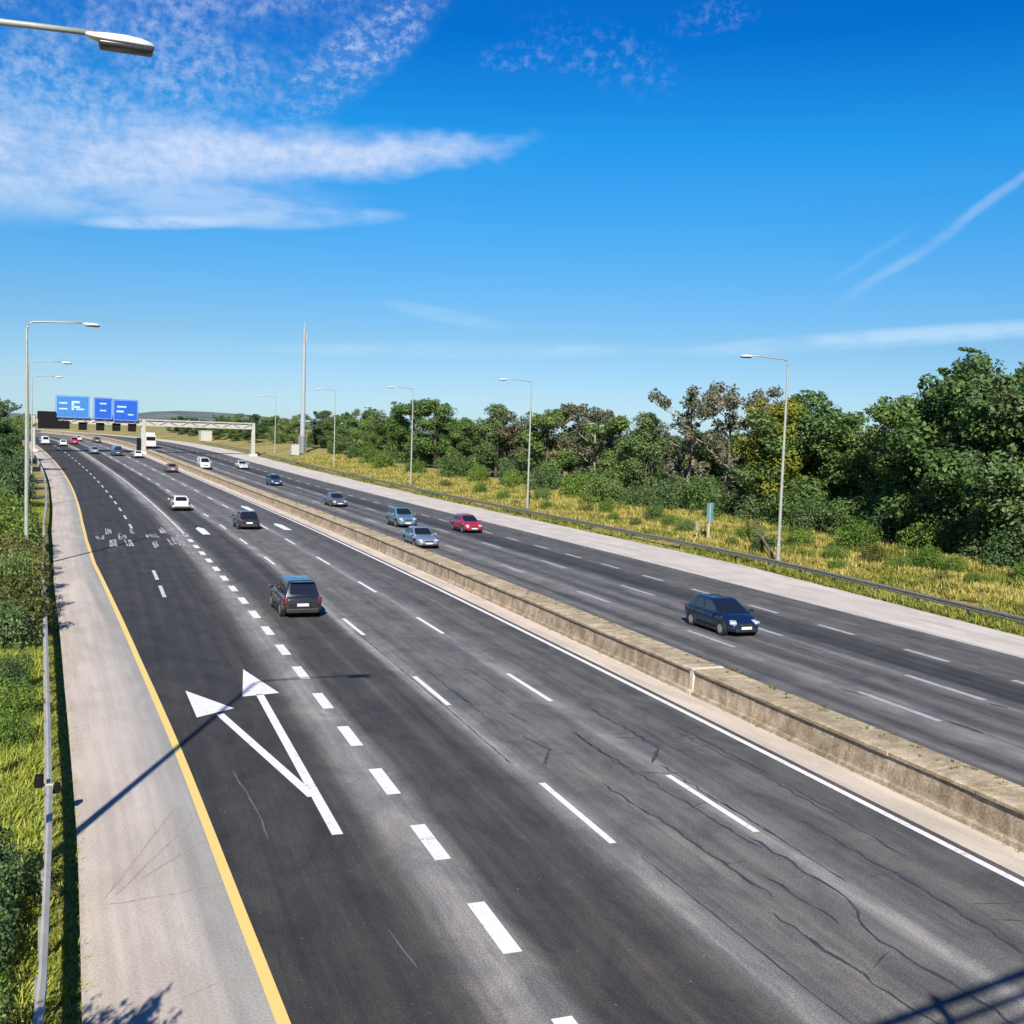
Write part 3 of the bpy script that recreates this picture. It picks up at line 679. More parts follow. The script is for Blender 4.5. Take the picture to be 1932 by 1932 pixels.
plate_sign(46.6, 79.3, 'low brown box on a post next to the teal sign', M_WOOD, .6, .8, 1.2, 1.6, rz=.5)
plate_sign(-2.72, 27.6, 'light blue plate at the very left edge beyond the guard rail', simple('plate_sky_blue', (.10, .45, .70), .5), .22, .6, .75, 1.1, M_STEEL, 0)
# black marker box on the left guard rail
r = empty('rail_marker', P(shl(24.6)-.62, 24.6, .77), head(24)); tag(r, 'small black marker box fixed on the left guard rail', 'marker')
link('box', boxmesh('box', (-.08, 0, .10), (.17, .26, .24), .02), M_DARK, r); link('bracket', boxmesh('bracket', (.10, 0, .0), (.30, .05, .04)), M_STEEL, r); link('reflector', boxmesh('reflector', (.27, 0, -.08), (.14, .2, .2), .02), M_DARK, r)

# ------------------------------------------------------------------ bridge the picture is taken from (its railing shades the bottom right corner)
BR = empty('road_bridge', (0, -.25, 0), math.atan(.20)); tag(BR, 'bridge over the motorway whose railing shadow falls in the bottom right corner', 'bridge')
link('deck', boxmesh('deck', (18, -3.2, 6.6), (64, 6.0, .9), .05), M_BJOIN, BR)
for zz, rr in ((8.50, .075), (8.15, .055), (7.8, .04), (7.45, .04)):
    bm = bmesh.new(); add_tube(bm, [(-13, -.12, zz), (49, -.12, zz)], rr, 8); link('rail', bm_mesh('rail', bm), M_DARK, BR)
pm = boxmesh('bridge_post', (0, 0, 7.85), (.11, .11, 1.65)); pm.materials.append(M_DARK)
for i in range(25): 
    o = link('post', pm, None, BR); o.location = (-12.6+2.5*i, -.12, 0)
for X in (-14, 18.9, 46): link('pier', boxmesh('pier', (X, -3.2, 3.0), (.9, 4, 6.3), .05), M_BJOIN, BR)

# ------------------------------------------------------------------ vehicles
def wheel_meshes(r, w):
    bm = bmesh.new(); prof = [(-w/2, r*.66), (-w/2, r*.93), (-w/2+.03, r), (w/2-.03, r), (w/2, r*.93), (w/2, r*.66)]
    rings = [[bm.verts.new((x, rad*math.cos(a), rad*math.sin(a))) for a in [2*math.pi*i/20 for i in range(20)]] for x, rad in prof]
    for r0, r1 in zip(rings, rings[1:]):
        for k in range(20): bm.faces.new((r0[k], r0[(k+1) % 20], r1[(k+1) % 20], r1[k]))
    bm.faces.new(rings[0]); bm.faces.new(rings[-1]); ty = bm_mesh('tyre', bm); ty.materials.append(M_RUB)
    bm = bmesh.new()
    for sx in (-1, 1):
        c = bm.verts.new((sx*(w/2+.012), 0, 0)); ring = [bm.verts.new((sx*(w/2+.004), r*.62*math.cos(a), r*.62*math.sin(a))) for a in [2*math.pi*i/20 for i in range(20)]]
        for k in range(20): bm.faces.new((c, ring[k], ring[(k+1) % 20]))
    rm = bm_mesh('rim', bm); rm.materials.append(M_RIM); return ty, rm
WH = {}
def loft(name, stations, nsub=1):
    """stations: (y, w, zb, zt): smooth car lower body"""
    vv, ff = [], []
    def sec(w, zb, zt):
        h = zt-zb
        return [(0, zb), (w*.80, zb), (w*.95, zb+h*.13), (w*1.0, zb+h*.45), (w*.985, zb+h*.78), (w*.92, zb+h*.95), (w*.55, zt+.012), (0, zt+.025)]
    for y, w, zb, zt in stations:
        s_ = sec(w, zb, zt); full = [(x, z) for x, z in s_] + [(-x, z) for x, z in s_[-2:0:-1]]
        vv += [(x, y, z) for x, z in full]
    n_ = 14
    for i in range(len(stations)-1):
        for j in range(n_): a = i*n_+j; c_ = i*n_+(j+1) % n_; ff.append((a, c_, c_+n_, a+n_))
    ff.append(tuple(range(n_))[::-1]); ff.append(tuple(range((len(stations)-1)*n_, len(stations)*n_)))
    bm = bmesh.new(); me = mesh(name, vv, ff); bm.from_mesh(me); bpy.data.meshes.remove(me)
    me = bm_mesh(name, bm, True); return me
SPEC = {
 'hatch': dict(L=4.05, W=1.76, H=1.48, belt=.95, hood=.89, cab=(1.18, .12, -1.40, -1.90), tail=.98, wb=(1.27, -1.27), r=.31),
 'mpv':   dict(L=4.20, W=1.80, H=1.66, belt=1.00, hood=.98, cab=(1.28, .36, -1.66, -2.00), tail=1.04, wb=(1.32, -1.30), r=.33),
 'saloon': dict(L=4.55, W=1.80, H=1.46, belt=.93, hood=.88, cab=(1.05, .10, -1.05, -1.82), tail=1.02, wb=(1.38, -1.34), r=.32),
 'suv':   dict(L=4.45, W=1.86, H=1.70, belt=1.08, hood=1.04, cab=(1.15, .22, -1.66, -2.08), tail=1.10, wb=(1.35, -1.33), r=.36),
 'van':   dict(L=5.10, W=1.95, H=2.00, belt=1.15, hood=1.08, cab=(1.75, 1.05, -2.40, -2.50), tail=1.2, wb=(1.65, -1.45), r=.34),
}
def quad_on(name, a, b_, c, d, ins, off, m, parent):
    """window set into a flat face a,b,c,d (a-b bottom edge, d-c top edge); ins=(s0,s1,t0,t1) as fractions"""
    a, b_, c, d = map(Vector, (a, b_, c, d)); n_ = (b_-a).cross(d-a).normalized()
    def pt(s_, t_): return (a*(1-s_)+b_*s_)*(1-t_) + (d*(1-s_)+c*s_)*t_ + n_*off
    s0, s1, t0, t1 = ins; e = .08; pts = []
    for (s_, t_) in [(s0+e*(s1-s0), t0), (s1-e*(s1-s0), t0), (s1, t0+e*2*(t1-t0)), (s1, t1-e*2*(t1-t0)), (s1-e*(s1-s0), t1), (s0+e*(s1-s0), t1), (s0, t1-e*2*(t1-t0)), (s0, t0+e*2*(t1-t0))]:
        pts.append(pt(s_, t_))
    back = [p-n_*.03 for p in pts]; k = len(pts)
    return link(name, mesh(name, pts+back, [tuple(range(k))] + [(i, i+k, (i+1) % k+k, (i+1) % k) for i in range(k)]), m, parent)
def car(kind, colour, X, y, toward, label, group, name='car', cat='car', dy=0.0, dh=0.0, panel=False):
    s = SPEC[kind]; L, Wd, H, belt = s['L']/2, s['W']/2, s['H'], s['belt']; pm = M_C[colour]
    root = empty(name, P(X, y), head(y)+(math.pi if toward else 0)+dh); root.rotation_euler[0] = slope(y)*(-1 if toward else 1)
    tag(root, label, cat, group)
    zh, zt = s['hood'], s['tail']; c0, c1, c2, c3 = s['cab']
    st = [(-L, Wd*.80, .36, zt*.72), (-L+.05, Wd*.93, .28, zt*.90), (-L+.18, Wd*.98, .22, zt), (c3+.25, Wd, .19, belt+.03), (-.4, Wd, .18, belt), (c0-.1, Wd*.995, .18, belt-.01), (c0+.25, Wd*.98, .18, zh), (L-.45, Wd*.94, .19, zh-.09), (L-.14, Wd*.84, .22, zh-.20), (L-.03, Wd*.70, .27, zh-.29), (L, Wd*.55, .33, zh-.36)]
    body = link('body', loft('body', st), pm, root); md = body.modifiers.new('smooth', 'SUBSURF'); md.levels = md.render_levels = 1
    # cabin
    wb_, wr = Wd*.90, Wd*.70
    zb = belt-.06; A = [(-wb_, c0, zb), (wb_, c0, zb), (wb_*.97, c3, zb), (-wb_*.97, c3, zb)]; B = [(-wr, c1, H-.05), (wr, c1, H-.05), (wr*.96, c2, H-.06), (-wr*.96, c2, H-.06)]
    bm = bmesh.new(); va = [bm.verts.new(p) for p in A]; vb = [bm.verts.new(p) for p in B]
    ym = (c1+c2)/2; vc = [bm.verts.new((x*.86, ym+(y_-ym)*.82, H)) for x, y_, z in B]
    for i in range(4): bm.faces.new((va[i], va[(i+1) % 4], vb[(i+1) % 4], vb[i])); bm.faces.new((vb[i], vb[(i+1) % 4], vc[(i+1) % 4], vc[i]))
    bm.faces.new(vc); bm.faces.new(va[::-1]); bevel(bm, .07, 3); link('cabin', bm_mesh('cabin', bm, True), pm, root)
    quad_on('windscreen', A[1], A[0], B[0], B[1], (.07, .93, .14, .93), .012, M_GLASS, root)
    quad_on('rear_window', A[3], A[2], B[2], B[3], (.10, .90, .20, .90), .012, M_GLASS, root)
    for sg in (1, -1):
        if sg > 0: a, b2, c, d = A[2], A[1], B[1], B[2]
        else: a, b2, c, d = A[0], A[3], B[3], B[0]
        fr = lambda p, q_: (p, q_) if sg > 0 else (1-q_, 1-p)
        if panel: wins = [fr(.70, .95)]
        else: wins = [fr(.05, .20), fr(.23, .53), fr(.57, .93)]
        for w0, w1 in wins: quad_on('side_window', a, b2, c, d, (w0, w1, .16, .88), .012, M_GLASS, root)
        link('mirror', boxmesh('mirror', (sg*(Wd+.06), c0-.25, belt+.06), (.18, .12, .14), .03, 2), pm, root)
        link('sill', boxmesh('sill', (sg*(Wd-.035), 0, .23), (.09, (s['wb'][0]-s['wb'][1])-.75, .13), .02), M_TRIM, root)
        for yy in (.05, -.95): link('door_handle', boxmesh('door_handle', (sg*(Wd*.992), yy, belt-.16), (.035, .2, .035)), M_TRIM, root)
        for yy in (.62, -.35, -1.15): link('door_seam', boxmesh('door_seam', (sg*(Wd*.985), yy, (belt+.3)/2+.02), (.035, .014, belt-.36)), M_TRIM, root)
        # lamps
        bm = bmesh.new(); add_box(bm, (0, 0, 0), (.32, .34, .14), rot=Euler((R(-14), 0, sg*R(-24))).to_matrix()); bevel(bm, .05, 2)
        o = link('headlight', bm_mesh('headlight', bm, True), M_HEADL, root); o.location = (sg*Wd*.66, L-.20, zh-.235)
        bm = bmesh.new(); add_box(bm, (0, 0, 0), (.20, .20, .34 if kind != 'saloon' else .2), rot=Euler((0, 0, sg*R(20))).to_matrix()); bevel(bm, .04, 2)
        o = link('tail_light', bm_mesh('tail_light', bm, True), M_TAIL, root); o.location = (sg*Wd*.83, -L+.125, zt-.24)
    # bumpers, grille, plates
    link('rear_bumper', boxmesh('rear_bumper', (0, -L+.04, .36), (Wd*1.62, .16, .22), .05, 2), M_TRIM, root)
    link('front_bumper', boxmesh('front_bumper', (0, L-.08, .31), (Wd*1.2, .20, .17), .05, 2), M_TRIM, root)
    link('grille', boxmesh('grille', (0, L-.035, zh-.34), (Wd*.72, .10, .13), .03, 2), M_TRIM, root)
    link('number_plate', boxmesh('number_plate', (0, -L-.005, zt*.60), (.52, .03, .12)), M_PLATE, root)
    link('number_plate', boxmesh('number_plate', (0, L+.03, .43), (.52, .03, .115)), M_PLATE, root)
    r = s['r']
    if r not in WH: WH[r] = wheel_meshes(r, .20)
    for yy in s['wb']:
        for sg in (1, -1):
            am = 'arch%.2f' % r
            if am not in WH:
                bm = bmesh.new(); bmesh.ops.create_cone(bm, cap_ends=True, segments=20, radius1=r*1.19, radius2=r*1.19, depth=.20, matrix=Matrix.Rotation(math.pi/2, 4, 'Y')); WH[am] = bm_mesh('wheel_arch', bm); WH[am].materials.append(M_TRIM)
            o = link('wheel_arch', WH[am], None, root); o.location = (sg*(Wd*.985-.10+.012), yy, r+.045)
            ty = link('wheel', WH[r][0], None, root); ty.location = (sg*(Wd-.085), yy, r); link('rim', WH[r][1], None, ty)
    if kind in ('suv', 'mpv'):
        link('spoiler', boxmesh('spoiler', (0, c2-.06, H-.05), (wr*1.7, .22, .05), .02), pm, root)
    return root
GA = 'cars driving away on the near carriageway'; GB = 'cars driving towards the camera on the far carriageway'
car('mpv', 'black', 8.15, 50.6, False, 'black hatchback seen from behind in the lane beside the wide dashes', GA)
car('hatch', 'black', 11.7, 93.0, False, 'dark car in the middle lane ahead of the black hatchback', GA)
car('hatch', 'white', 8.15, 112.5, False, 'white car in the left through lane ahead of the dark car', GA)
car('saloon', 'brown', 15.3, 184, False, 'dark brown car close to the median barrier, far off', GA)
car('van', 'blue', 11.7, 232, False, 'dark van under the gantry in the middle lane', GA, 'van', 'van', panel=True)
car('hatch', 'white', 14.9, 226, False, 'white car under the gantry beside the median', GA)
car('hatch', 'silver', 7.9, 237, False, 'pale silver car under the gantry in the left through lane', GA)
car('hatch', 'white', 4.3, 266, False, 'white car on the exit lanes just beyond the gantry', GA)
car('hatch', 'white', 11.2, 300, False, 'small white car on the main lanes beyond the gantry', GA)
car('van', 'white', 1.0, 272, False, 'white van on the outer exit lane beyond the gantry', GA, 'van', 'van', panel=True)
car('suv', 'red', 7.8, 278, False, 'dull red car beyond the gantry near the exit', GA)
car('hatch', 'grey', 14.6, 292, False, 'grey car far off beyond the gantry near the median', GA)
car('hatch', 'navy', 26.35, 42.9, True, 'dark blue hatchback nearest on the far carriageway', GB)
car('hatch', 'red', 30.3, 90.3, True, 'red car in the outer lane of the far carriageway', GB)
car('saloon', 'silver', 22.5, 78.6, True, 'silver blue car close to the median on the far carriageway', GB)
car('suv', 'teal', 25.9, 95.5, True, 'grey teal car right behind the silver blue car', GB)
car('saloon', 'grey', 25.6, 119.8, True, 'grey car in the middle of the far carriageway', GB)
car('hatch', 'blue', 26.0, 156.5, True, 'dark blue car farther back on the far carriageway', GB)
car('van', 'white', 22.3, 195.5, True, 'white van close to the median before the gantry', GB, 'van', 'van', panel=True)
car('saloon', 'white', 29.2, 197.5, True, 'white car in the outer lane before the gantry', GB)
def lorry(X, y, label):
    r = empty('lorry', P(X, y), head(y)+math.pi); tag(r, label, 'lorry', None)
    bm = bmesh.new(); add_box(bm, (0, 3.4, 1.75), (2.4, 1.9, 2.6)); bevel(bm, .15, 2); link('cab', bm_mesh('cab', bm), M_C['white'], r)
    link('box_body', boxmesh('box_body', (0, -.9, 2.2), (2.5, 6.4, 2.9), .05), M_C['white'], r); link('chassis', boxmesh('chassis', (0, -.2, .62), (2.1, 8.2, .3)), M_TRIM, r)
    link('windscreen', boxmesh('windscreen', (0, 4.34, 2.25), (2.0, .06, .9), .02), M_GLASS, r)
    if .46 not in WH: WH[.46] = wheel_meshes(.46, .28)
    for yy in (3.3, -2.2, -3.3):
        for sg in (1, -1): o = link('wheel', WH[.46][0], None, r); o.location = (sg*1.08, yy, .46); link('rim', WH[.46][1], None, o)
lorry(23.0, 268, 'white box lorry approaching beyond the gantry')

# ------------------------------------------------------------------ trees and bushes
def leaf_cloud(name, centers, leaf, rng, flat=.35):
    """centers: array (n,3) leaf positions, normals array; rhombic leaf-clump faces"""
    pos, nor = centers; n_ = len(pos)
    nv = nor + rng.normal(0, .55, (n_, 3)); nv /= np.linalg.norm(nv, axis=1)[:, None]+1e-9
    t = np.cross(nv, rng.normal(0, 1, (n_, 3))); t /= np.linalg.norm(t, axis=1)[:, None]+1e-9; s_ = np.cross(nv, t)
    ln = leaf*rng.uniform(.6, 1.35, n_)[:, None]; wd = ln*rng.uniform(.42, .7, n_)[:, None]
    bend = nv*ln*.18
    v = np.stack([pos-t*ln*.5, pos+s_*wd*.5-bend, pos+t*ln*.5, pos-s_*wd*.5-bend], 1).reshape(-1, 3)
    me = bpy.data.meshes.new(name); me.vertices.add(len(v)); me.vertices.foreach_set('co', v.ravel())
    me.loops.add(n_*4); me.loops.foreach_set('vertex_index', np.arange(n_*4, dtype=np.int32))
    me.polygons.add(n_); me.polygons.foreach_set('loop_start', np.arange(0, n_*4, 4, dtype=np.int32)); me.update(calc_edges=True)
    return me
def make_tree(seed, leafm, barkm, n_leaf, width=.34, base=.10, sparse=False, tall=1.0, leaf=.034, shape='round'):
    """unit tree: height 1, returns (trunk mesh, crown mesh)"""
    rng = np.random.default_rng(seed); rd = random.Random(seed)
    bm = bmesh.new()
    lean = rd.uniform(-.03, .03); pts = [(0, 0, -.02), (lean*.3, .01, .2), (lean*.7, -.01, .45), (lean, .0, .72), (lean*1.2, .01, .9)]
    add_tube(bm, pts, [.020, .016, .012, .007, .003], 7)
    lobes = []
    nb = rd.randint(13, 17)
    for i in range(nb):
        z0 = base + (.86-base)*(i/(nb-1))**.9*rd.uniform(.88, 1.05); a = i*2.399+rd.uniform(-.5, .5)
        zz = (z0-base)/(1-base)
        env = math.sin(math.pi*min(1, max(.06, .14+.80*zz)))**.7 if shape == 'round' else (1.05-zz)**.75
        rr = width*env*rd.uniform(.55, 1.05)
        tip = Vector((math.cos(a)*rr+lean*z0, math.sin(a)*rr, min(.95, z0+rr*rd.uniform(.15, .55)))); st = Vector((lean*z0*.9, 0, max(.05, z0-.08*rd.random()-.03)))
        mid = (st+tip)/2+Vector((0, 0, -.02+.03*rd.random()))
        add_tube(bm, [st, mid, tip], [.007, .0045, .0018], 5)
        if sparse:
            for k in range(5):
                q_ = mid+(tip-mid)*rd.random(); e = q_+Vector((rd.uniform(-.07, .07), rd.uniform(-.07, .07), rd.uniform(.01, .11))); add_tube(bm, [q_, e], [.003, .0012], 4, False)
                lobes.append((e, rd.uniform(.03, .075)))
        else:
            lobes.append((tip, rd.uniform(.06, .135)*(1.1-.35*zz))); lobes.append(((tip+mid)/2+Vector((0, 0, rd.uniform(-.02, .04))), rd.uniform(.06, .12))); lobes.append((mid+Vector((rd.uniform(-.05, .05), rd.uniform(-.05, .05), rd.uniform(-.03, .06))), rd.uniform(.06, .11)))
            for _ in range(rd.randint(1, 3)): lobes.append((tip+Vector((rd.uniform(-.09, .09), rd.uniform(-.09, .09), rd.uniform(-.02, .10))), rd.uniform(.02, .05)))
    lobes.append((Vector((lean*1.2, 0, .93)), .055)); lobes.append((Vector((lean*1.2+.03, .02, .86)), .08))
    wts = np.array([l[1]**2 for l in lobes]); wts /= wts.sum(); cnt = rng.multinomial(n_leaf, wts)
    P_, N_ = [], []
    for (c, r_), k in zip(lobes, cnt):
        d = rng.normal(0, 1, (k, 3)); d /= np.linalg.norm(d, axis=1)[:, None]; rad = r_*(1-np.abs(rng.normal(0, .28, k)))[:, None]*np.array([1, 1, .82])
        bump = 1+.30*np.sin(d[:, :1]*7+seed)*np.cos(d[:, 1:2]*6+seed*2)
        P_.append(np.array(c)+d*rad*bump); N_.append(d+np.array([0, 0, .35]))
    P_ = np.concatenate(P_); N_ = np.concatenate(N_); P_[:, 2] = np.clip(P_[:, 2], .015, 1.0)
    tr = bm_mesh('trunk', bm, True); tr.materials.append(barkm)
    cr = leaf_cloud('crown', (P_, N_), leaf, rng); cr.materials.append(leafm); return tr, cr
TV = {
 'd': [make_tree(1, L_D, M_BARK, 17000, .38, .04, leaf=.024), make_tree(2, L_D, M_BARK, 17000, .34, .05, shape='cone', leaf=.024), make_tree(13, L_D, M_BARK, 17000, .42, .04, leaf=.024)],
 'm': [make_tree(3, L_M, M_BARK, 14000, .40, .04, leaf=.026), make_tree(4, L_M, M_BARK, 14000, .36, .06, leaf=.026), make_tree(14, L_M, M_BARK, 14000, .44, .04, leaf=.026)],
 's': [make_tree(5, L_S, M_BARKP, 5200, .36, .14, True, leaf=.028), make_tree(6, L_S, M_BARKP, 5200, .40, .12, True, leaf=.028)],
 'b': [make_tree(7, L_B, M_BARKP, 4800, .36, .16, True, leaf=.03), make_tree(8, L_B, M_BARK, 6000, .34, .08)],
 'y': [make_tree(9, L_Y, M_BARK, 12000, .26, .05, leaf=.025)],
}
def make_bush(seed, leafm, n_leaf, leaf=.085):
    rng = np.random.default_rng(seed); rd = random.Random(seed); bm = bmesh.new(); lobes = []
    for i in range(9):
        a = i*2.399; rr = .62*math.sqrt((i+.5)/9); tip = Vector((math.cos(a)*rr, math.sin(a)*rr, rd.uniform(.42, .78)*(1.15-.6*rr))); add_tube(bm, [(0, 0, -.03), tip*.5+Vector((0, 0, -.04)), tip], [.022, .014, .005], 5)
        lobes.append((tip, rd.uniform(.22, .34))); lobes.append((tip*.75+Vector((0, 0, -.1)), .25))
        lobes.append((Vector((tip.x*1.15, tip.y*1.15, .15)), .2))
        if i % 2: lobes.append((tip+Vector((rd.uniform(-.15, .15), rd.uniform(-.15, .15), rd.uniform(.1, .24))), rd.uniform(.07, .13)))
    wts = np.array([l[1]**2 for l in lobes]); wts /= wts.sum(); cnt = rng.multinomial(n_leaf, wts); P_, N_ = [], []
    for (c, r_), k in zip(lobes, cnt):
        d = rng.normal(0, 1, (k, 3)); d /= np.linalg.norm(d, axis=1)[:, None]; rad = r_*(1-np.abs(rng.normal(0, .3, k)))[:, None]
        P_.append(np.array(c)+d*rad); N_.append(d+np.array([0, 0, .4]))
    P_ = np.concatenate(P_); P_[:, 2] = np.abs(P_[:, 2])
    tr = bm_mesh('stems', bm, True); tr.materials.append(M_BARK); cr = leaf_cloud('foliage', (P_, np.concatenate(N_)), leaf, rng); cr.materials.append(leafm); return tr, cr
BV = {'d': [make_bush(21, L_D, 5000, .065), make_bush(22, L_M, 5000, .065), make_bush(27, L_D, 5000, .065)], 'g': [make_bush(23, L_G, 5000, .065), make_bush(24, L_G, 5000, .065)], 'o': [make_bush(25, L_O, 4200, .07), make_bush(26, L_O, 4200, .07)]}
rt = random.Random(5)
KIND = {'d': ('dense_tree', 'dense dark green tree'), 'm': ('leafy_tree', 'mid green leafy tree'), 's': ('sparse_tree', 'thin half bare tree with pale branches'), 'b': ('brown_tree', 'brownish thinning tree'), 'y': ('yellow_tree', 'yellow green tree')}
def tree(k, X, y, h, label, group, wf=1.0):
    tr, cr = rt.choice(TV[k]); r = empty(KIND[k][0], P(X, y, bank(X)-.1), rt.uniform(0, 6.28), (h*wf*rt.uniform(.92, 1.1), h*wf*rt.uniform(.92, 1.1), h*.985)); tag(r, label, 'tree', group)
    link('trunk', tr, None, r); link('crown', cr, None, r)
def bush(k, X, y, h, label, group, wf=1.0):
    st, fo = rt.choice(BV[k]); w = h*rt.uniform(.85, 1.15)*wf; r = empty('bush', P(X, y, bank(X)-.08), rt.uniform(0, 6.28), (w, w, h)); tag(r, label, 'bush', group)
    link('stems', st, None, r); link('foliage', fo, None, r)
def proj_u(p):
    d = Vector(p)-Vector((0, 0, CAM_H)); return d.dot(R2)/d.dot(Fv)
def right_order(rows, key):
    res = {}
    for kk in set(key(r_) for r_ in rows):
        for i_, r_ in enumerate(sorted([r_ for r_ in rows if key(r_) == kk], key=lambda r_: -proj_u(P(r_[1], r_[2], 2)))): res[r_] = i_
    return res
ORD = ['rightmost', 'second', 'third', 'fourth', 'fifth', 'sixth', 'seventh', 'eighth', 'ninth', 'tenth', 'eleventh', 'twelfth', 'thirteenth', 'fourteenth', 'fifteenth', 'sixteenth', 'seventeenth', 'eighteenth', 'nineteenth', 'twentieth', 'twenty-first', 'twenty-second', 'twenty-third', 'twenty-fourth', 'twenty-fifth', 'twenty-sixth', 'twenty-seventh', 'twenty-eighth']
TREES = [('d', 57, 53.5, 13.6), ('m', 59, 57.7, 13.2), ('d', 62, 63.2, 13.3), ('d', 57, 60.0, 12.4), ('d', 61, 65.9, 14.6), ('m', 58, 66.0, 12.2), ('m', 61, 72.4, 10.7), ('s', 64, 79.3, 9.3), ('m', 63, 80.8, 10.5), ('m', 61, 81.7, 10.3), ('m', 60, 84.6, 12.3), ('y', 58, 85.0, 11.7), ('s', 63, 95.5, 12.1), ('s', 62, 99.2, 12.5), ('s', 62, 106.5, 12.3), ('d', 60, 112.8, 9.9), ('m', 62, 122.5, 9.5), ('s', 62, 129.4, 10.7), ('b', 63, 140.9, 11.1), ('m', 60, 140.0, 10.3), ('b', 63, 154.8, 9.6), ('d', 60, 157.7, 11.1), ('m', 62, 176.9, 8.9), ('m', 60, 184.2, 11.8), ('m', 61, 199.0, 11.7), ('m', 62, 214.0, 9.5), ('m', 60, 219.8, 8.4), ('d', 60, 230.3, 9.5), ('m', 61, 245.4, 7.6), ('d', 60, 255.8, 8.4), ('m', 61, 281.6, 7.6), ('m', 60, 295.0, 7.4), ('d', 60, 314.7, 7.6), ('m', 61, 337.9, 7.4), ('d', 60, 350.2, 6.6)]
TREES = [(k, X, y, round(h*(1.09 if 88 < y < 260 else 1.0), 2)) for k, X, y, h in TREES]
TO = right_order(TREES, lambda r_: r_[0])
for k, X, y, h in TREES:
    i = TO[(k, X, y, h)]
    lb = (ORD[i] + ' ' + KIND[k][1] + ' on the far bank' + (', counted from the right' if i else '')) if k != 'y' else 'yellow green tree behind the nearest lamp on the far bank'
    tree(k, X, y, h, lb, 'trees along the far bank', {'d': 1.15, 'm': 1.2}.get(k, 1.0) if h > 9 else 1.35)
for i, (k, X, y, h, wf) in enumerate([('d', 53, 292, 6.0, 1.3), ('m', 52, 306, 5.4, 1.4), ('d', 52, 322, 6.0, 1.4), ('m', 53, 340, 5.6, 1.4), ('d', 54, 360, 6.0, 1.5), ('d', 56, 385, 6.4, 1.5), ('m', 60, 410, 5.0, 1.6)]):
    tree(k, X, y, h, (['nearest'] + ORD[1:])[i] + ' tree of the far clump seen under the gantry beam', 'trees seen under the gantry beam', wf)
# lower second belt that closes the wood behind and between them
for i, y in enumerate(np.concatenate([np.arange(46, 130, 6.5), np.arange(132, 360, 10.0)])):
    k = 'd' if i % 3 else 'm'
    tree(k, 66+rt.uniform(-2, 6), float(y)+rt.uniform(-2, 2), rt.uniform(7.4, 9.0) if y < 200 else rt.uniform(5.5, 6.8), 'low dark tree filling the wood behind the far bank', 'low trees behind the bank trees', 1.35)
BUSH = [('d', 54.5, 50.6, 4.0), ('d', 53.5, 53.1, 3.4), ('g', 53.5, 61.0, 3.0), ('g', 51.5, 66.2, 2.7), ('d', 55, 67.0, 3.6), ('d', 55.5, 59.4, 3.7), ('d', 54, 76.2, 3.5), ('d', 55, 85.4, 3.3), ('d', 55, 91.7, 3.7), ('d', 55, 100.9, 4.1), ('d', 54, 105.9, 3.3), ('d', 52, 110.8, 3.8), ('g', 54, 122.0, 3.8), ('d', 54, 131.5, 4.1), ('g', 53, 139.8, 3.0), ('g', 53, 151.7, 3.2), ('d', 54, 163.3, 4.3), ('g', 51, 174.9, 2.9), ('g', 51, 190.7, 3.6), ('g', 53, 205.0, 4.2), ('d', 55, 72, 4.2), ('d', 56, 96, 4.5), ('d', 56, 117, 4.2), ('d', 56, 145, 4.5), ('d', 56, 56, 4.6), ('d', 55, 80.5, 4.0), ('d', 55, 220, 3.6), ('d', 55, 236, 3.4), ('d', 56, 262, 3.4), ('d', 56, 285, 3.4)]
BUSH = [(k, X+2.0 if y > 66.5 else X+.8, y, round(h*.88, 2)) for k, X, y, h in BUSH]
BO = right_order(BUSH, lambda r_: r_[0])
for k, X, y, h in BUSH:
    i = BO[(k, X, y, h)]
    bush(k, X, y, h, ORD[i] + (' dark' if k == 'd' else ' bright green') + ' bush at the foot of the far trees' + (', counted from the right' if i else ''), ('dark' if k == 'd' else 'bright green')+' bushes at the foot of the far trees', 1.0)
SHR = [(46.0, 60.5, .8, 'g'), (48.0, 63.2, 1.3, 'g'), (50.3, 57.0, 1.7, 'g'), (46.6, 74.0, .9, 'o'), (49.6, 76.0, 1.5, 'g'), (47.0, 90.5, 1.0, 'o'), (50.5, 93.5, 1.7, 'd'), (50.2, 103.0, 1.6, 'g'), (50.8, 55.2, 1.2, 'g'), (51.8, 49.8, 1.5, 'g'), (50.5, 120.0, 1.8, 'd'), (46.4, 118.0, .8, 'o'), (47.5, 112, 1.1, 'g'), (48.5, 104, 1.2, 'o'), (47.5, 96, 1.0, 'g'), (49, 88, 1.4, 'g'), (48.3, 84, 1.3, 'd'), (47.2, 70.5, 1.5, 'd'), (48.5, 57.5, 1.2, 'g'), (49.5, 61, 1.5, 'o'), (47.6, 52.5, .9, 'o'), (50, 70, 1.6, 'g'), (48, 126, 1.2, 'g'), (49, 136, 1.5, 'g'), (48.5, 148, 1.3, 'o'), (48.8, 51.3, .8, 'g')]
SO = {r_: i_ for i_, r_ in enumerate(sorted(SHR, key=lambda r_: -proj_u(P(r_[0], r_[1], 1))))}
for X, y, h, k in SHR:
    bush(k, X, y, h, ORD[SO[(X, y, h, k)]] + ' small shrub in the dry grass of the far bank' + (', counted from the right' if SO[(X, y, h, k)] else ''), 'small shrubs in the dry grass')
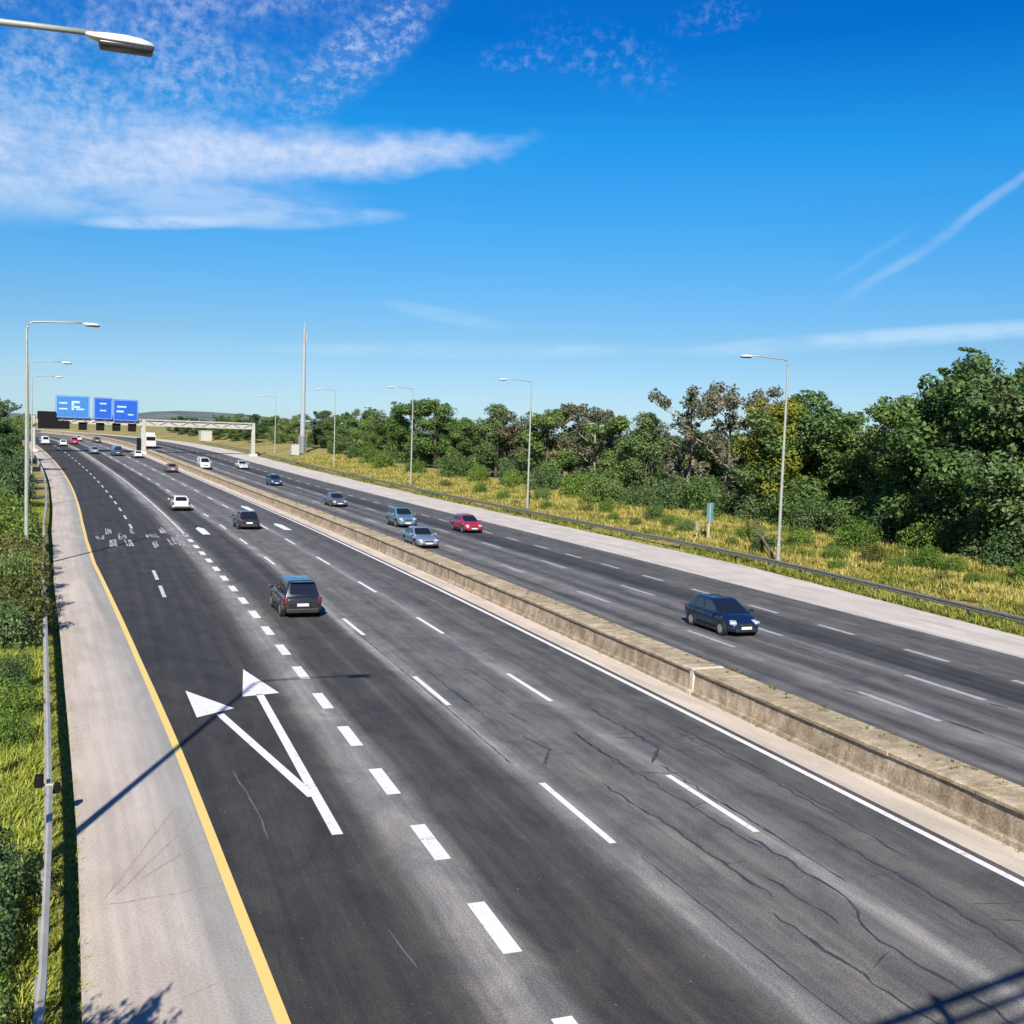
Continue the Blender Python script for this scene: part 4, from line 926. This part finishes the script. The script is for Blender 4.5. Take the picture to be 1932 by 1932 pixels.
# leaning dead shrub by the nearest far lamp
r = empty('dead_shrub', P(45.6, 66.5, .2)); tag(r, 'dark dead shrub leaning over beside the nearest lamp on the far bank', 'shrub')
bm = bmesh.new(); add_tube(bm, [(-.1, 0, -.1), (-.8, .3, 1.1), (-1.5, .6, 2.3), (-1.9, .8, 2.9)], [.13, .10, .07, .03], 6)
for k in range(14): a = Vector((-1.2-.5*rt.random(), .5, 1.7+rt.random())); add_tube(bm, [a, a+Vector((rt.uniform(-.7, .7), rt.uniform(-.5, .5), rt.uniform(-.2, .8)))], [.03, .01], 4)
link('stem', bm_mesh('stem', bm), M_BARK, r)
# left verge
for k, X, y, h, lb, wf in [('d', -11, 200, 11.6, 'tallest dark tree at the left edge behind the lamp', 1), ('m', -10.5, 176, 9.5, 'green tree in front of the tallest tree at the left edge', 1.1), ('m', -9.0, 196, 7.2, 'small green tree by the verge just left of the tall lamp', 1.1), ('d', -10.5, 150, 8.0, 'dark tree low at the left edge above the bushes', 1.2), ('d', -12.5, 228, 9.5, 'dark tree farthest back at the left edge', 1.1)]:
    tree(k, X, y, h, lb, 'trees on the left verge', wf)
LB = [('o', -4.2, 58, 2.2), ('o', -4.5, 63, 2.1), ('g', -5.0, 70, 2.0), ('o', -4.9, 69, 1.8), ('o', -5.2, 74.5, 2.0), ('g', -5.6, 79, 1.9), ('o', -5.6, 84, 1.8), ('g', -5.8, 90, 1.8), ('o', -6.0, 97, 2.0), ('o', -3.6, 46.5, 2.0), ('o', -5.3, 60, 2.5), ('o', -5.0, 65.5, 2.6), ('g', -6.1, 72, 3.2), ('o', -5.6, 76, 2.9), ('g', -7.2, 86, 3.2), ('o', -6.6, 92, 2.8), ('d', -8.2, 100, 3.6), ('d', -8.4, 112, 4.4), ('d', -8.2, 124, 4.4), ('d', -8.6, 138, 4.8), ('o', -4.9, 54.5, 2.6), ('o', -4.5, 48.5, 2.6), ('o', -4.4, 51.0, 2.3), ('d', -4.0, 43.5, 2.0), ('o', -6.6, 81, 2.6)]
for k, X, y, h in LB:
    i = sorted([r_[2] for r_ in LB if r_[0] == k]).index(y)
    bush(k, X, y, h, (['nearest'] + ORD[1:])[i] + {'o': ' olive dry bush', 'g': ' bright green bush', 'd': ' dark bush'}[k] + ' behind the left guard rail' + (', counted from the near end' if i else ''), 'bushes behind the left guard rail', .95)
LS = [('g', -2.75, 33.5, 1.2), ('g', -2.6, 30.5, 1.1), ('d', -2.35, 20.4, 1.5), ('d', -2.2, 17.8, 1.3), ('d', -1.95, 15.2, 1.1), ('g', -1.9, 16.6, .8), ('d', -2.2, 19.0, 1.4), ('d', -3.0, 36.5, 1.4)]
for k, X, y, h in LS:
    i = sorted([r_[2] for r_ in LS if r_[0] == k]).index(y)
    bush(k, X, y, h, (['nearest'] + ORD[1:])[i] + (' bright green' if k == 'g' else ' dark green') + ' low shrub behind the near guard rail', 'low shrubs behind the near guard rail', .8)
# tall bush outside the frame whose shadow reaches the shoulder at the bottom left
for X, y, h in [(-1.9, 10.9, 4.0), (-2.2, 11.6, 3.6), (-1.75, 10.4, 4.4)]:
    bush('d', X, y, h, 'tall bush below the bridge that shades the near hard shoulder', 'bushes below the bridge', .24)
bush('d', -4.0, 50.2, 3.2, 'dark tall bush casting its shadow on the left hard shoulder', None, .5)

# ------------------------------------------------------------------ grass
def scatter(n_, xr, yr, prob, size):
    out_ = []
    while len(out_) < n_:
        y = random.uniform(*yr); X = random.uniform(*xr(y)); 
        if random.random() < prob(X, y):
            jit = 0.18*math.sin(X*1.7+y*.21)*math.cos(y*.37+X*.4) if 44.5 < X < 60 else 0
            out_.append((P(X, y, bank(X)+jit-.03), random.uniform(*size)))
    return out_
pat = lambda X, y: .5+.5*math.sin(X*.9+y*.13)*math.cos(y*.31-X*.5)
dn = lambda y: max(.12, min(1, 60/y))
tag(tufts('dry_grass', scatter(16000, lambda y: (44.6, 57), (38, 230), lambda X, y: max(0, pat(X, y)-.08)*dn(y), (.35, 1.15)), L_DRY, .50, 8, .75, .028), 'straw yellow dry grass covering the far bank', 'grass', kind='stuff')
tag(tufts('green_grass', scatter(11500, lambda y: (rout(y)+.15, 57), (36, 230), lambda X, y: max(.06, 1-1.5*pat(X, y))*dn(y)*(1 if X > 44.5 else 1.6), (.3, 1.0)), L_BNK, .48, 8, .6, .028), 'green and yellow grass between the dry patches and along the far rail', 'grass', kind='stuff')
left = scatter(15000, lambda y: (shl(y)-3.6, shl(y)-.62), (13, 120), lambda X, y: dn(y*1.6)*(.35+.65*pat(X*2.3, y*3.1)), (.3, 1.0)) + scatter(4200, lambda y: (shl(y)-.55, shl(y)+.10), (13, 120), lambda X, y: dn(y*2)*(.25+.75*pat(X*3, y*2))*(1 if X < shl(y)-.1 else .5), (.10, .36))
tag(tufts('verge_grass', left, L_GRN, .30, 8, .55, .020), 'bright yellow green grass along the left verge', 'grass', kind='stuff')
